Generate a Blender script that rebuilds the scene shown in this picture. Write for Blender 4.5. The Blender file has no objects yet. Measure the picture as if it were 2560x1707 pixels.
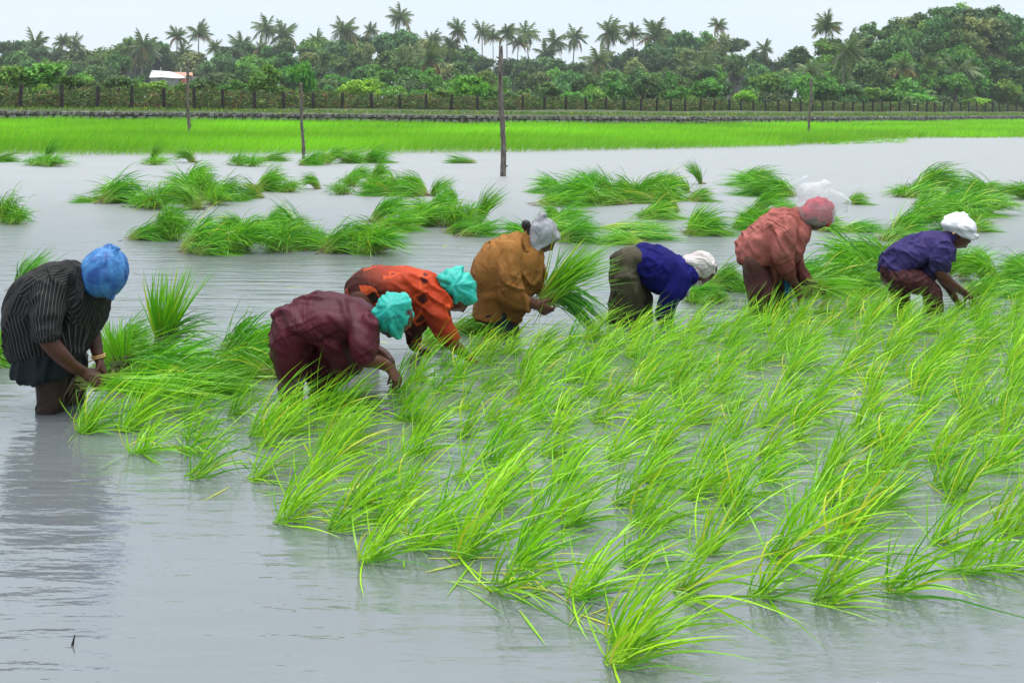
import bpy, bmesh, math, random
import numpy as np
from mathutils import Vector, Matrix
from mathutils.bvhtree import BVHTree

random.seed(7)
rng = np.random.default_rng(7)
scene = bpy.context.scene
COL = scene.collection

# ------------------------------------------------------------------ camera
F, HC, YC, TH = 2600.0, 1.6, 255.0, math.radians(0.671)
CT, ST = math.cos(TH), math.sin(TH)
cam_data = bpy.data.cameras.new('camera')
cam = bpy.data.objects.new('camera', cam_data)
COL.objects.link(cam)
cam_data.sensor_width = 36.0
cam_data.lens = F / 2560.0 * 36.0
cam_data.shift_y = -(853.5 - YC) / 2560.0
cam_data.clip_start = 0.05
cam_data.clip_end = 6000.0
_r, _u, _b = Vector((CT, 0, ST)), Vector((-ST, 0, CT)), Vector((0, -1, 0))
_m = Matrix((_r, _u, _b)).transposed().to_4x4()
_m.translation = Vector((0, 0, HC))
cam.matrix_world = _m
scene.camera = cam

# ------------------------------------------------------------------ sky
SUN_EL, SUN_AZ = math.radians(84), math.radians(0)     # high sun behind a full cloud cover
world = bpy.data.worlds.new('World'); scene.world = world; world.use_nodes = True
wn, wl = world.node_tree.nodes, world.node_tree.links
wn.clear()
w_out = wn.new('ShaderNodeOutputWorld'); w_bg = wn.new('ShaderNodeBackground')
w_sky = wn.new('ShaderNodeTexSky'); w_sky.sky_type = 'NISHITA'; w_sky.sun_disc = False
w_sky.sun_elevation = SUN_EL; w_sky.sun_rotation = SUN_AZ
w_sky.air_density = 1.0; w_sky.dust_density = 3.0
w_tc = wn.new('ShaderNodeTexCoord'); w_map = wn.new('ShaderNodeMapping'); w_map.inputs['Scale'].default_value = (1, 1, 3)
w_no = wn.new('ShaderNodeTexNoise'); w_no.inputs['Scale'].default_value = 2.2; w_no.inputs['Detail'].default_value = 4
w_cr = wn.new('ShaderNodeValToRGB')
w_cr.color_ramp.elements[0].position = 0.3; w_cr.color_ramp.elements[0].color = (5.35, 6.15, 6.75, 1)
w_cr.color_ramp.elements[1].position = 0.7; w_cr.color_ramp.elements[1].color = (5.65, 6.35, 6.85, 1)
w_mix = wn.new('ShaderNodeMix'); w_mix.data_type = 'RGBA'; w_mix.inputs[0].default_value = 0.94
wl.new(w_tc.outputs['Generated'], w_map.inputs['Vector']); wl.new(w_map.outputs[0], w_no.inputs['Vector'])
wl.new(w_no.outputs['Fac'], w_cr.inputs['Fac'])
wl.new(w_sky.outputs['Color'], w_mix.inputs[6]); wl.new(w_cr.outputs['Color'], w_mix.inputs[7])
wl.new(w_mix.outputs[2], w_bg.inputs['Color']); w_bg.inputs['Strength'].default_value = 0.052
wl.new(w_bg.outputs[0], w_out.inputs[0])

# ------------------------------------------------------------------ sun
sun_d = bpy.data.lights.new('sun', 'SUN'); sun_d.energy = 1.5; sun_d.angle = math.radians(68); sun_d.color = (1, 0.97, 0.92)
sun = bpy.data.objects.new('sun', sun_d); COL.objects.link(sun)
_to = Vector((math.sin(SUN_AZ) * math.cos(SUN_EL), math.cos(SUN_AZ) * math.cos(SUN_EL), math.sin(SUN_EL)))
sun.rotation_euler = _to.to_track_quat('Z', 'Y').to_euler()
sun.location = (0, 0, 60)

# ------------------------------------------------------------------ exposure / render
vs = scene.view_settings
vs.view_transform = 'Standard'; vs.look = 'None'; vs.gamma = 1.0; vs.use_curve_mapping = False
vs.exposure = 1.6
cy = scene.cycles
cy.use_denoising = True
cy.max_bounces = 7; cy.diffuse_bounces = 3; cy.glossy_bounces = 3; cy.transmission_bounces = 5
cy.transparent_max_bounces = 12; cy.volume_bounces = 0
cy.caustics_reflective = False; cy.caustics_refractive = False
cy.sample_clamp_indirect = 8

# ------------------------------------------------------------------ helpers
def ray(px, py):
    u, v = (px - 1280) / F, -(py - YC) / F
    return np.array((u * CT - v * ST, 1.0, u * ST + v * CT))
def P(px, py, d):
    """point seen at photo pixel (px,py) standing d metres away"""
    r = ray(px, py) * d
    return Vector((r[0], d, HC + r[2]))
def G(px, py, z=0.0):
    """point of the level z seen at photo pixel (px,py)"""
    r = ray(px, py)
    return P(px, py, (z - HC) / r[2])
def proj(x, y, z):
    zz = z - HC
    return 1280 + F * (x * CT + zz * ST) / y, YC - F * (-x * ST + zz * CT) / y
def horizon(px):
    return YC + (px - 1280) * math.tan(TH)
def tag(o, label=None, cat=None, group=None, kind=None):
    if label: o['label'] = label
    if cat: o['category'] = cat
    if group: o['group'] = group
    if kind: o['kind'] = kind
    return o
def link(o, parent=None):
    COL.objects.link(o)
    if parent is not None: o.parent = parent
    return o
def empty(name, loc=(0, 0, 0), rz=0.0):
    o = bpy.data.objects.new(name, None); o.empty_display_size = 0.2
    o.location = loc; o.rotation_euler = (0, 0, rz)
    return link(o)
def obj(name, me, parent=None, mat=None):
    o = bpy.data.objects.new(name, me)
    if mat is not None and len(me.materials) == 0: me.materials.append(mat)
    return link(o, parent)
def mesh_np(name, V, faces, mat=None, smooth=False, col=None):
    """V (n,3); faces: list of int arrays (m,k)"""
    me = bpy.data.meshes.new(name)
    V = np.asarray(V, dtype=np.float32)
    faces = [np.asarray(f, dtype=np.int32) for f in faces if len(f)]
    nl = sum(f.size for f in faces); nf = sum(len(f) for f in faces)
    me.vertices.add(len(V)); me.vertices.foreach_set('co', V.ravel())
    me.loops.add(nl); me.loops.foreach_set('vertex_index', np.concatenate([f.ravel() for f in faces]))
    me.polygons.add(nf)
    tot = np.concatenate([np.full(len(f), f.shape[1], dtype=np.int32) for f in faces])
    st = np.concatenate(([0], np.cumsum(tot)[:-1])).astype(np.int32)
    me.polygons.foreach_set('loop_start', st)
    me.polygons.foreach_set('loop_total', tot)
    me.polygons.foreach_set('use_smooth', np.full(nf, smooth))
    if col is not None:
        a = me.attributes.new('col', 'FLOAT_COLOR', 'POINT')
        c = np.ones((len(V), 4), dtype=np.float32); c[:, :3] = col
        a.data.foreach_set('color', c.ravel())
    me.update(calc_edges=True); me.validate()
    if mat is not None: me.materials.append(mat)
    return me
def unit(a):
    return a / np.maximum(np.linalg.norm(a, axis=-1, keepdims=True), 1e-9)
def vnoise(p, seed=0):
    """smooth value noise in -1..1, p (n,3)"""
    p = np.asarray(p, dtype=np.float64); i = np.floor(p).astype(np.int64); f = p - i
    f = f * f * (3 - 2 * f)
    def h(a, b, c):
        n = (a * 374761393 + b * 668265263 + c * 2147483647 + seed * 1274126177) & 0xffffffff
        n = ((n ^ (n >> 13)) * 1274126177) & 0xffffffff
        n = (n ^ (n >> 16)) & 0xffff
        return n / 32767.5 - 1
    r = 0
    for dx in (0, 1):
        for dy in (0, 1):
            for dz in (0, 1):
                w = (f[:, 0] if dx else 1 - f[:, 0]) * (f[:, 1] if dy else 1 - f[:, 1]) * (f[:, 2] if dz else 1 - f[:, 2])
                r = r + w * h(i[:, 0] + dx, i[:, 1] + dy, i[:, 2] + dz)
    return r
def in_poly(x, y, poly):
    c = np.zeros(np.shape(x), dtype=bool); n = len(poly)
    for i in range(n):
        (x1, y1), (x2, y2) = poly[i], poly[(i + 1) % n]
        cond = (y1 > y) != (y2 > y)
        xi = (x2 - x1) * (y - y1) / ((y2 - y1) if y2 != y1 else 1e-9) + x1
        c ^= cond & (x < xi)
    return c

# ------------------------------------------------------------------ materials
def new_mat(name):
    m = bpy.data.materials.new(name); m.use_nodes = True
    nt = m.node_tree; nt.nodes.clear()
    out = nt.nodes.new('ShaderNodeOutputMaterial')
    b = nt.nodes.new('ShaderNodeBsdfPrincipled')
    nt.links.new(b.outputs[0], out.inputs[0])
    return m, nt, b, out
def surf(name, c1, c2=None, scale=8.0, rough=0.7, bump=0.0, bscale=None, spec=0.4, stretch=(1, 1, 1), lo=0.35, hi=0.65, coat=0.0, sheen=0.0, detail=5):
    m, nt, b, out = new_mat(name)
    N, L = nt.nodes, nt.links
    b.inputs['Roughness'].default_value = rough
    b.inputs['Specular IOR Level'].default_value = spec
    b.inputs['Coat Weight'].default_value = coat
    b.inputs['Sheen Weight'].default_value = sheen
    tc = N.new('ShaderNodeTexCoord'); mp = N.new('ShaderNodeMapping'); mp.inputs['Scale'].default_value = stretch
    L.new(tc.outputs['Object'], mp.inputs[0])
    if c2 is None: c2 = tuple(min(1, v * 1.35) for v in c1)
    no = N.new('ShaderNodeTexNoise'); no.inputs['Scale'].default_value = scale; no.inputs['Detail'].default_value = detail
    L.new(mp.outputs[0], no.inputs['Vector'])
    cr = N.new('ShaderNodeValToRGB')
    cr.color_ramp.elements[0].position = lo; cr.color_ramp.elements[0].color = (*c1, 1)
    cr.color_ramp.elements[1].position = hi; cr.color_ramp.elements[1].color = (*c2, 1)
    L.new(no.outputs['Fac'], cr.inputs[0]); L.new(cr.outputs[0], b.inputs['Base Color'])
    if bump:
        n2 = N.new('ShaderNodeTexNoise'); n2.inputs['Scale'].default_value = bscale or scale * 3; n2.inputs['Detail'].default_value = 6
        L.new(mp.outputs[0], n2.inputs['Vector'])
        bp = N.new('ShaderNodeBump'); bp.inputs['Strength'].default_value = bump; bp.inputs['Distance'].default_value = 0.01
        L.new(n2.outputs['Fac'], bp.inputs['Height']); L.new(bp.outputs[0], b.inputs['Normal'])
    return m
def leaf_mat(name, trans=0.35, rough=0.42, spec=0.45, hue=(0.492, 0.508), vary=0.0):
    """leaves: colour from the mesh's own leaf colours, part of the light comes through"""
    m, nt, b, out = new_mat(name)
    N, L = nt.nodes, nt.links
    at = N.new('ShaderNodeAttribute'); at.attribute_name = 'col'
    src = at.outputs['Color']
    if vary:
        oi = N.new('ShaderNodeObjectInfo')
        mr = N.new('ShaderNodeMapRange'); mr.inputs[3].default_value = 1 - vary; mr.inputs[4].default_value = 1 + vary
        hm = N.new('ShaderNodeMapRange'); hm.inputs[3].default_value = hue[0]; hm.inputs[4].default_value = hue[1]
        ma = N.new('ShaderNodeMath'); ma.operation = 'MULTIPLY'; ma.inputs[1].default_value = 7.31
        fr = N.new('ShaderNodeMath'); fr.operation = 'FRACT'
        hs = N.new('ShaderNodeHueSaturation')
        L.new(oi.outputs['Random'], mr.inputs[0]); L.new(oi.outputs['Random'], ma.inputs[0]); L.new(ma.outputs[0], fr.inputs[0])
        L.new(fr.outputs[0], hm.inputs[0])
        L.new(hm.outputs[0], hs.inputs['Hue']); L.new(mr.outputs[0], hs.inputs['Value'])
        L.new(src, hs.inputs['Color']); src = hs.outputs['Color']
    L.new(src, b.inputs['Base Color'])
    b.inputs['Roughness'].default_value = rough; b.inputs['Specular IOR Level'].default_value = spec
    tr = N.new('ShaderNodeBsdfTranslucent'); L.new(src, tr.inputs['Color'])
    mx = N.new('ShaderNodeMixShader'); mx.inputs[0].default_value = trans
    L.new(b.outputs[0], mx.inputs[1]); L.new(tr.outputs[0], mx.inputs[2]); L.new(mx.outputs[0], out.inputs[0])
    return m

M_RICE = leaf_mat('rice_leaf', 0.26, 0.38, 0.45, vary=0.12)
M_FIELD = leaf_mat('far_rice_leaf', 0.34, 0.5, 0.4)
M_BUNDLE = leaf_mat('seedling_leaf', 0.24, 0.38, 0.5, vary=0.12)
M_TREE = leaf_mat('tree_leaf', 0.25, 0.55, 0.3, hue=(0.47, 0.52), vary=0.30)
M_PALM = leaf_mat('palm_leaf', 0.25, 0.5, 0.4, vary=0.15)
M_UNDER = leaf_mat('undergrowth_leaf', 0.25, 0.6, 0.3)
M_ROOT = surf('muddy_root', (0.06, 0.04, 0.025), (0.2, 0.15, 0.09), 40, 0.7)
M_TRUNK = surf('bark', (0.07, 0.055, 0.045), (0.19, 0.16, 0.13), 6, 0.85, 0.4)
M_PALMTRUNK = surf('palm_bark', (0.16, 0.14, 0.12), (0.3, 0.27, 0.23), 3, 0.85, 0.3, stretch=(1, 1, 4))
M_POLE = surf('weathered_pole', (0.055, 0.043, 0.035), (0.25, 0.21, 0.18), 9, 0.8, 0.8, 30, stretch=(3, 3, 0.6))
M_POST = surf('dark_post', (0.012, 0.009, 0.009), (0.04, 0.03, 0.03), 5, 0.85, 0.4)
M_STONE = surf('rubble_stone', (0.09, 0.085, 0.08), (0.27, 0.255, 0.24), 3.0, 0.85, 0.5, 12)
M_MORTAR = surf('wall_core', (0.05, 0.045, 0.04), (0.09, 0.08, 0.07), 4, 0.9)
M_GROUND = surf('grassy_earth', (0.03, 0.05, 0.018), (0.075, 0.10, 0.03), 1.3, 0.9)
M_MUD = surf('mud_bed', (0.06, 0.055, 0.05), (0.09, 0.08, 0.07), 1.3, 0.9)

# ------------------------------------------------------------------ water
def water_mat():
    m, nt, b, out = new_mat('muddy_water')
    N, L = nt.nodes, nt.links
    b.inputs['IOR'].default_value = 2.9
    tc = N.new('ShaderNodeTexCoord')
    def noise(sx, sy, scale, det, rot):
        mp = N.new('ShaderNodeMapping'); mp.inputs['Scale'].default_value = (sx, sy, 1); mp.inputs['Rotation'].default_value = (0, 0, rot)
        no = N.new('ShaderNodeTexNoise'); no.inputs['Scale'].default_value = scale; no.inputs['Detail'].default_value = det
        L.new(tc.outputs['Object'], mp.inputs[0]); L.new(mp.outputs[0], no.inputs['Vector'])
        return no.outputs['Fac']
    def math_(op, a, bb):
        n = N.new('ShaderNodeMath'); n.operation = op
        for i, v in enumerate((a, bb)):
            if isinstance(v, (int, float)): n.inputs[i].default_value = v
            else: L.new(v, n.inputs[i])
        return n.outputs[0]
    big = noise(1.2, 6.0, 1.0, 3, math.radians(-12))
    mid = noise(4.0, 15.0, 1.0, 3, math.radians(6))
    fine = noise(20, 42, 1.0, 3, math.radians(-5))
    # the open water farther out is ruffled by the wind, the near water lies in the lee of the bank
    sx = N.new('ShaderNodeSeparateXYZ'); L.new(tc.outputs['Object'], sx.inputs[0])
    def ramp(a0, a1, v0, v1):
        mr = N.new('ShaderNodeMapRange'); mr.interpolation_type = 'SMOOTHSTEP'
        for i, v in zip((1, 2, 3, 4), (a0, a1, v0, v1)): mr.inputs[i].default_value = v
        L.new(sx.outputs['Y'], mr.inputs[0]); return mr.outputs[0]
    L.new(ramp(4.0, 22.0, 0.10, 0.52), b.inputs['Roughness'])
    mud = N.new('ShaderNodeTexNoise'); mud.inputs['Scale'].default_value = 0.7; mud.inputs['Detail'].default_value = 3; L.new(tc.outputs['Object'], mud.inputs['Vector'])
    mc = N.new('ShaderNodeValToRGB'); mc.color_ramp.elements[0].position = 0.3; mc.color_ramp.elements[1].position = 0.7
    mc.color_ramp.elements[0].color = (0.124, 0.134, 0.142, 1); mc.color_ramp.elements[1].color = (0.142, 0.157, 0.172, 1)
    L.new(mud.outputs['Fac'], mc.inputs[0]); L.new(mc.outputs[0], b.inputs['Base Color'])
    h = math_('ADD', math_('MULTIPLY', math_('MULTIPLY', big, 0.017), ramp(3, 9, 1.0, 1.6)), math_('ADD', math_('MULTIPLY', mid, 0.0078), math_('MULTIPLY', fine, 0.0018)))
    # rings of rain drops
    vo = N.new('ShaderNodeTexVoronoi'); vo.inputs['Scale'].default_value = 4.0; vo.voronoi_dimensions = '2D'
    L.new(tc.outputs['Object'], vo.inputs['Vector'])
    sp = N.new('ShaderNodeSeparateColor'); L.new(vo.outputs['Color'], sp.inputs[0])
    rad = math_('MULTIPLY', sp.outputs[0], 0.18)
    dd = math_('ABSOLUTE', math_('SUBTRACT', vo.outputs['Distance'], rad), 0)
    ring = math_('MAXIMUM', math_('SUBTRACT', 1.0, math_('MULTIPLY', dd, 45.0)), 0.0)
    pres = math_('GREATER_THAN', sp.outputs[1], 0.45)
    ring = math_('MULTIPLY', math_('MULTIPLY', ring, pres), 0.0002)
    h = math_('ADD', h, ring)
    bp = N.new('ShaderNodeBump'); bp.inputs['Strength'].default_value = 0.85; bp.inputs['Distance'].default_value = 1.0
    L.new(h, bp.inputs['Height']); L.new(bp.outputs[0], b.inputs['Normal'])
    return m
M_WATER = water_mat()
S = 500
me = mesh_np('water', [(-S, -60, 0), (S, -60, 0), (S, S, 0), (-S, S, 0)], [[(0, 1, 2, 3)]], M_WATER)
tag(obj('water', me), 'flooded grey paddy water with wind ripples and rain rings', 'water', kind='structure')

# ------------------------------------------------------------------ bund, ground behind
WALL = [(-220, 52), (-90, 57), (-40, 60), (-27.7, 61), (-21, 62.5), (-10, 63.2), (0, 64.8), (11.2, 69.5), (26.7, 82), (58.9, 118), (100, 165), (190, 275)]
def resample(poly, step):
    out = []
    for (a, b) in zip(poly[:-1], poly[1:]):
        a, b = np.array(a, float), np.array(b, float); n = max(1, int(np.linalg.norm(b - a) / step))
        for i in range(n): out.append(a + (b - a) * i / n)
    out.append(np.array(poly[-1], float)); return np.array(out)
wp = resample(WALL, 4.0)
offs = [(0.25, 0.70), (1.2, 0.76), (4, 0.80), (12, 0.8), (30, 0.85), (80, 1.0), (200, 1.3)]
V, Q = [], []
for i, p in enumerate(wp):
    for (t, z) in offs:
        V.append((p[0] * (1 + t / 150), p[1] + t, z + 0.06 * math.sin(i * 1.7 + t) * (t > 1)))
n = len(offs)
for i in range(len(wp) - 1):
    for k in range(n - 1): Q.append((i * n + k, (i + 1) * n + k, (i + 1) * n + k + 1, i * n + k + 1))
tag(obj('ground', mesh_np('ground', V, [Q], M_GROUND, True)), 'grassy earth behind the stone wall running on under the wood', 'ground', kind='structure')

# stone retaining wall: core and stones
V, Q = [], []
for i, p in enumerate(wp):
    V += [(p[0], p[1] - 0.05, -0.2), (p[0], p[1] + 0.02, 0.69), (p[0], p[1] + 0.4, 0.69), (p[0], p[1] + 0.4, -0.2)]
    if i:
        a, b = (i - 1) * 4, i * 4
        Q += [(a, b, b + 1, a + 1), (a + 1, b + 1, b + 2, a + 2), (a + 2, b + 2, b + 3, a + 3)]
wall = obj('stone_wall', mesh_np('stone_wall', V, [Q], M_MORTAR))
tag(wall, 'low grey rubble stone wall along the far edge of the rice', 'wall')
wv = resample(WALL[2:11], 0.33)
V, Q = [], []
cube = np.array([(x, y, z) for x in (-1, 1) for y in (-1, 1) for z in (-1, 1)], float)
cq = np.array([(0, 1, 3, 2), (4, 6, 7, 5), (0, 4, 5, 1), (2, 3, 7, 6), (0, 2, 6, 4), (1, 5, 7, 3)])
for i in range(len(wv) - 1):
    dv = unit(wv[i + 1] - wv[i])
    for k in range(3):
        c = wv[i] + dv * rng.uniform(-0.12, 0.12)
        hx, hz = rng.uniform(0.13, 0.18), rng.uniform(0.09, 0.13)
        hz *= rng.uniform(0.8, 1.15); loc = cube * (hx, rng.uniform(0.08, 0.18), hz) * rng.uniform(0.5, 1.08, (8, 3))
        w = np.zeros((8, 3))
        w[:, 0] = c[0] + loc[:, 0] * dv[0] - loc[:, 1] * dv[1]
        w[:, 1] = c[1] - 0.08 + loc[:, 0] * dv[1] + loc[:, 1] * dv[0]
        w[:, 2] = 0.14 + k * 0.245 + loc[:, 2] + rng.uniform(-0.02, 0.02)
        Q.append(cq + len(V) * 8); V.append(w)
st = obj('stones', mesh_np('stones', np.concatenate(V), [np.concatenate(Q)], M_STONE), wall)
tag(st, kind='stuff')

# ------------------------------------------------------------------ blades of grass and rice
def blades(base, dirs, L, W, g, wind, K, cbase, ctip, roll=None, zmin=None, tipcurve=1.0):
    """curved tapering leaves; returns V, quads, tris, col"""
    N = len(base); s = np.linspace(0, 1, K + 1)
    bend = np.stack([wind, np.zeros(N), -g], axis=1)
    ctr = base[:, None, :] + L[:, None, None] * (dirs[:, None, :] * s[None, :, None] + bend[:, None, :] * (s ** 2)[None, :, None])
    if zmin is not None:
        zz = ctr[:, :, 2]; zr = zmin + rng.uniform(0, 0.02, (N, 1)) * s[None, :]
        ctr[:, :, 2] = np.maximum(zz, zr)
    tan = unit(np.gradient(ctr, axis=1))
    v = unit(rng.normal(size=(N, 3)) * (1.0, 1.0, 0.7))
    if roll is not None: v = unit(v + roll)
    side = unit(np.cross(tan, v[:, None, :]))
    prof = np.minimum(1.0, 0.45 + 2.2 * s) * (1 - s ** 2.2) ** 0.8
    w = (W[:, None] * prof[None, :] * 0.5)[:, :, None] * side
    Vl, Vr = ctr[:, :K] - w[:, :K], ctr[:, :K] + w[:, :K]
    tip = ctr[:, K:]
    V = np.concatenate([np.stack([Vl, Vr], axis=2).reshape(N, 2 * K, 3), tip], axis=1)
    nv = 2 * K + 1
    q = np.array([(2 * k, 2 * k + 1, 2 * k + 3, 2 * k + 2) for k in range(K - 1)])
    t = np.array([(2 * K - 2, 2 * K - 1, 2 * K)])
    off = (np.arange(N) * nv)[:, None, None]
    sv = np.concatenate([np.repeat(s[:K], 2), [1.0]])
    mixf = np.clip(sv * 3.0, 0, 1)[None, :, None]
    col = cbase[:, None, :] * (1 - mixf) + ctip[:, None, :] * mixf
    return V.reshape(-1, 3), (q[None] + off).reshape(-1, 4), (t[None] + off).reshape(-1, 3), col.reshape(-1, 3)
def polar(el, az):
    return np.stack([np.cos(el) * np.cos(az), np.cos(el) * np.sin(az), np.sin(el)], axis=1)
def rice_cols(N, light=(0.27, 0.66, 0.012), dark=(0.12, 0.44, 0.010), pale=(0.34, 0.47, 0.05), yellow=0.03):
    t = rng.random((N, 1)) ** 1.1
    c = np.array(light) * t + np.array(dark) * (1 - t)
    y = rng.random(N) < yellow
    c[y] = (0.55, 0.60, 0.03)
    b = c * 0.6 + np.array(pale) * 0.4
    return b, c

# ------------------------------------------------------------------ far standing rice
shore_px = [(-260, 392), (0, 388), (400, 389), (850, 385), (1230, 382), (1700, 373), (1950, 367), (2090, 359), (2190, 350), (2300, 346), (2560, 345), (2900, 346)]
shore = [tuple(G(x, y)[:2]) for x, y in shore_px]
field_poly = shore + [(150, 215), (100, 164), (58.9, 117), (26.7, 81), (11.2, 68.6), (0, 64), (-10, 62.4), (-21, 61.7), (-27.7, 60.2), (-40, 59.2), (-60, 58)]
def field_points(n):
    xs = []; tot = 0
    while tot < n:
        c = rng.uniform((-50, 26), (100, 150), (n * 3, 2))
        dens = np.minimum(1, (28 / c[:, 1]) ** 1.25)
        px, _ = proj(c[:, 0], c[:, 1], 0)
        k = in_poly(c[:, 0], c[:, 1], field_poly) & (rng.random(len(c)) < dens) & (px > -200) & (px < 2760)
        # thin, ragged front fringe
        xs.append(c[k]); tot += k.sum()
    return np.concatenate(xs)[:n]
N = 185000
fp = field_points(N)
jit = vnoise(np.stack([fp[:, 0] * 0.35, fp[:, 1] * 0.35, fp[:, 0] * 0], 1), 3)
fp[:, 1] += rng.normal(0, 0.35, N)
el = rng.normal(math.radians(66), math.radians(13), N); az = rng.normal(0, 1.3, N)
dist = fp[:, 1]
L = rng.uniform(0.36, 0.66, N) * (1 + 0.25 * jit)
cb, ct = rice_cols(N, (0.36, 0.80, 0.012), (0.16, 0.54, 0.012), (0.42, 0.46, 0.06), 0.01)
pn = np.clip(0.5 + 0.9 * vnoise(np.stack([fp[:, 0] * 0.16, fp[:, 1] * 0.30, fp[:, 0] * 0], 1), 8), 0, 1)[:, None]
ct = ct * (0.70 + 0.42 * pn)
base = np.stack([fp[:, 0], fp[:, 1], np.full(N, -0.02)], 1)
V, q, t, c = blades(base, polar(el, az), L, 0.011 * np.maximum(1, dist / 30), rng.uniform(0.0, 0.25, N), rng.uniform(0.0, 0.30, N), 3, cb, ct, zmin=None)
tag(obj('standing_rice', mesh_np('standing_rice', V, [q, t], M_FIELD, False, c)), 'dense bright green rice standing in the far field below the stone wall', 'rice', kind='stuff')
# sparse runners where the stand thins out on the right
N = 500
px = rng.uniform(2060, 2260, N); py = rng.uniform(348, 364, N) - (px - 2060) * 0.03
base = np.array([G(a, b)[:] for a, b in zip(px, py)]); base[:, 2] = 0
cb, ct = rice_cols(N)
V, q, t, c = blades(base, polar(rng.uniform(0.2, 1.0, N), rng.normal(0, 0.8, N)), rng.uniform(0.2, 0.45, N), np.full(N, 0.02), rng.uniform(0.1, 0.4, N), rng.uniform(0.1, 0.4, N), 3, cb, ct, zmin=0.005)
tag(obj('thin_rice', mesh_np('thin_rice', V, [q, t], M_FIELD, False, c)), 'thin straggling rice at the open right corner of the far field', 'rice', kind='stuff')

# ------------------------------------------------------------------ grass on the bund
N = 26000
sel = resample(WALL[1:11], 0.5)
k = rng.integers(0, len(sel), N)
tt = rng.uniform(0.1, 1, N) ** 1.5 * 9
base = np.stack([sel[k, 0] + rng.normal(0, 0.4, N), sel[k, 1] + 0.1 + tt, np.where(tt < 0.8, 0.70, 0.78)], 1)
cb, ct = rice_cols(N, (0.18, 0.32, 0.035), (0.07, 0.17, 0.02), (0.2, 0.17, 0.07), 0.05)
V, q, t, c = blades(base, polar(rng.normal(1.1, 0.25, N), rng.uniform(0, 6.28, N)), rng.uniform(0.12, 0.42, N), rng.uniform(0.03, 0.06, N), rng.uniform(0.1, 0.4, N), rng.uniform(0, 0.2, N), 2, cb * 0.8, ct)
tag(obj('bund_grass', mesh_np('bund_grass', V, [q, t], M_UNDER, False, c)), 'rough green grass on top of the stone wall before the fence', 'grass', kind='stuff')

# ------------------------------------------------------------------ fence
fx = [v / 2.735 for v in (138, 423, 668, 898, 1122, 1330, 1524, 1740, 1941, 2138)]
fx += [850 + v / 2.735 for v in (15, 215, 410, 587, 760, 940, 1100, 1248, 1397, 1543, 1682, 1818, 1940, 2057, 2163, 2262)]
fx += [1700 + v / 2.735 for v in (35, 140, 237, 337, 417, 503, 586, 673, 750, 826, 903, 976, 1050, 1118, 1182, 1253, 1318, 1382, 1440, 1500, 1569, 1624, 1686, 1742, 1802, 1858, 1918, 1973, 2028, 2085, 2137, 2185, 2240, 2300, 2349)]
KX = [50, 410, 857, 1362, 1700, 2130, 2560]; KT = [206.6, 219, 234, 241, 247, 253, 258]; KB = [270.6, 277, 283, 283, 286, 284.5, 282]
def fence_d(px):
    h = np.interp(px, KX, KB) - np.interp(px, KX, KT)
    return 1.6 * F / h
fence = empty('post_fence', P(1362, 283, fence_d(1362)))
tag(fence, 'long fence of dark upright posts in front of the undergrowth', 'fence')
def post_mesh(seed):
    r = random.Random(seed); bm = bmesh.new()
    prof = [(-0.6, 0.14), (0, 0.13), (0.5, 0.12), (1.0, 0.12), (1.5, 0.115), (1.6, 0.09)]
    rings = []
    for z, w in prof:
        ox, oy = r.uniform(-0.012, 0.012), r.uniform(-0.012, 0.012)
        rings.append([bm.verts.new((ox + w * math.cos(a) * r.uniform(0.9, 1.1), oy + w * math.sin(a) * r.uniform(0.9, 1.1), z)) for a in [i * math.pi / 3 for i in range(6)]])
    for a, b in zip(rings[:-1], rings[1:]):
        for i in range(6): bm.faces.new((a[i], a[(i + 1) % 6], b[(i + 1) % 6], b[i]))
    bm.faces.new(rings[-1])
    me = bpy.data.meshes.new('post'); bm.to_mesh(me); bm.free(); me.materials.append(M_POST); return me
pm = [post_mesh(i) for i in range(4)]
post_pts = []
for i, x in enumerate(fx):
    d = fence_d(x); p = P(x, np.interp(x, KX, KB), d)
    post_pts.append(p)
    o = obj('post', pm[i % 4], fence); o.matrix_parent_inverse = Matrix.Identity(4)
    o.location = p - fence.location; o.rotation_euler = (random.uniform(-.03, .03), random.uniform(-.04, .04), random.uniform(0, 6))
    o.scale = (1, 1, random.uniform(0.96, 1.05))
for hz in (0.45, 0.95, 1.4):
    V, Q = [], []
    pts = [P(-60, 268, fence_d(50) * 0.985)] + post_pts
    for i, p in enumerate(pts):
        z = p.z + hz - fence.location.z
        x, y = p.x - fence.location.x, p.y - 0.1 - fence.location.y
        V += [(x, y, z), (x, y, z + 0.016), (x, y - 0.016, z)]
        if i:
            a, b = (i - 1) * 3, i * 3
            Q += [(a, b, b + 1, a + 1), (a + 1, b + 1, b + 2, a + 2), (a + 2, b + 2, b, a)]
    obj('wire', mesh_np('wire', V, [Q], M_POST), fence)

# ------------------------------------------------------------------ undergrowth behind the fence
N = 30000
px = rng.uniform(-80, 2640, N); dep = rng.uniform(0, 1, N)
fd = fence_d(px); hh = vnoise(np.stack([px / 40, dep * 2, px * 0], 1), 11)
d = fd + 0.6 + dep * 5.5
base = np.stack([(px - 1280) / F * d, d, 0.75 + rng.random(N) ** 1.2 * (1.15 + 0.45 * hh)], 1)
pal = np.array([(0.055, 0.11, 0.02), (0.035, 0.075, 0.018), (0.10, 0.16, 0.03), (0.15, 0.10, 0.035), (0.11, 0.06, 0.03), (0.02, 0.045, 0.012), (0.22, 0.16, 0.03)])
pick = rng.choice(7, N, p=(0.32, 0.25, 0.20, 0.07, 0.05, 0.10, 0.01))
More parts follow.
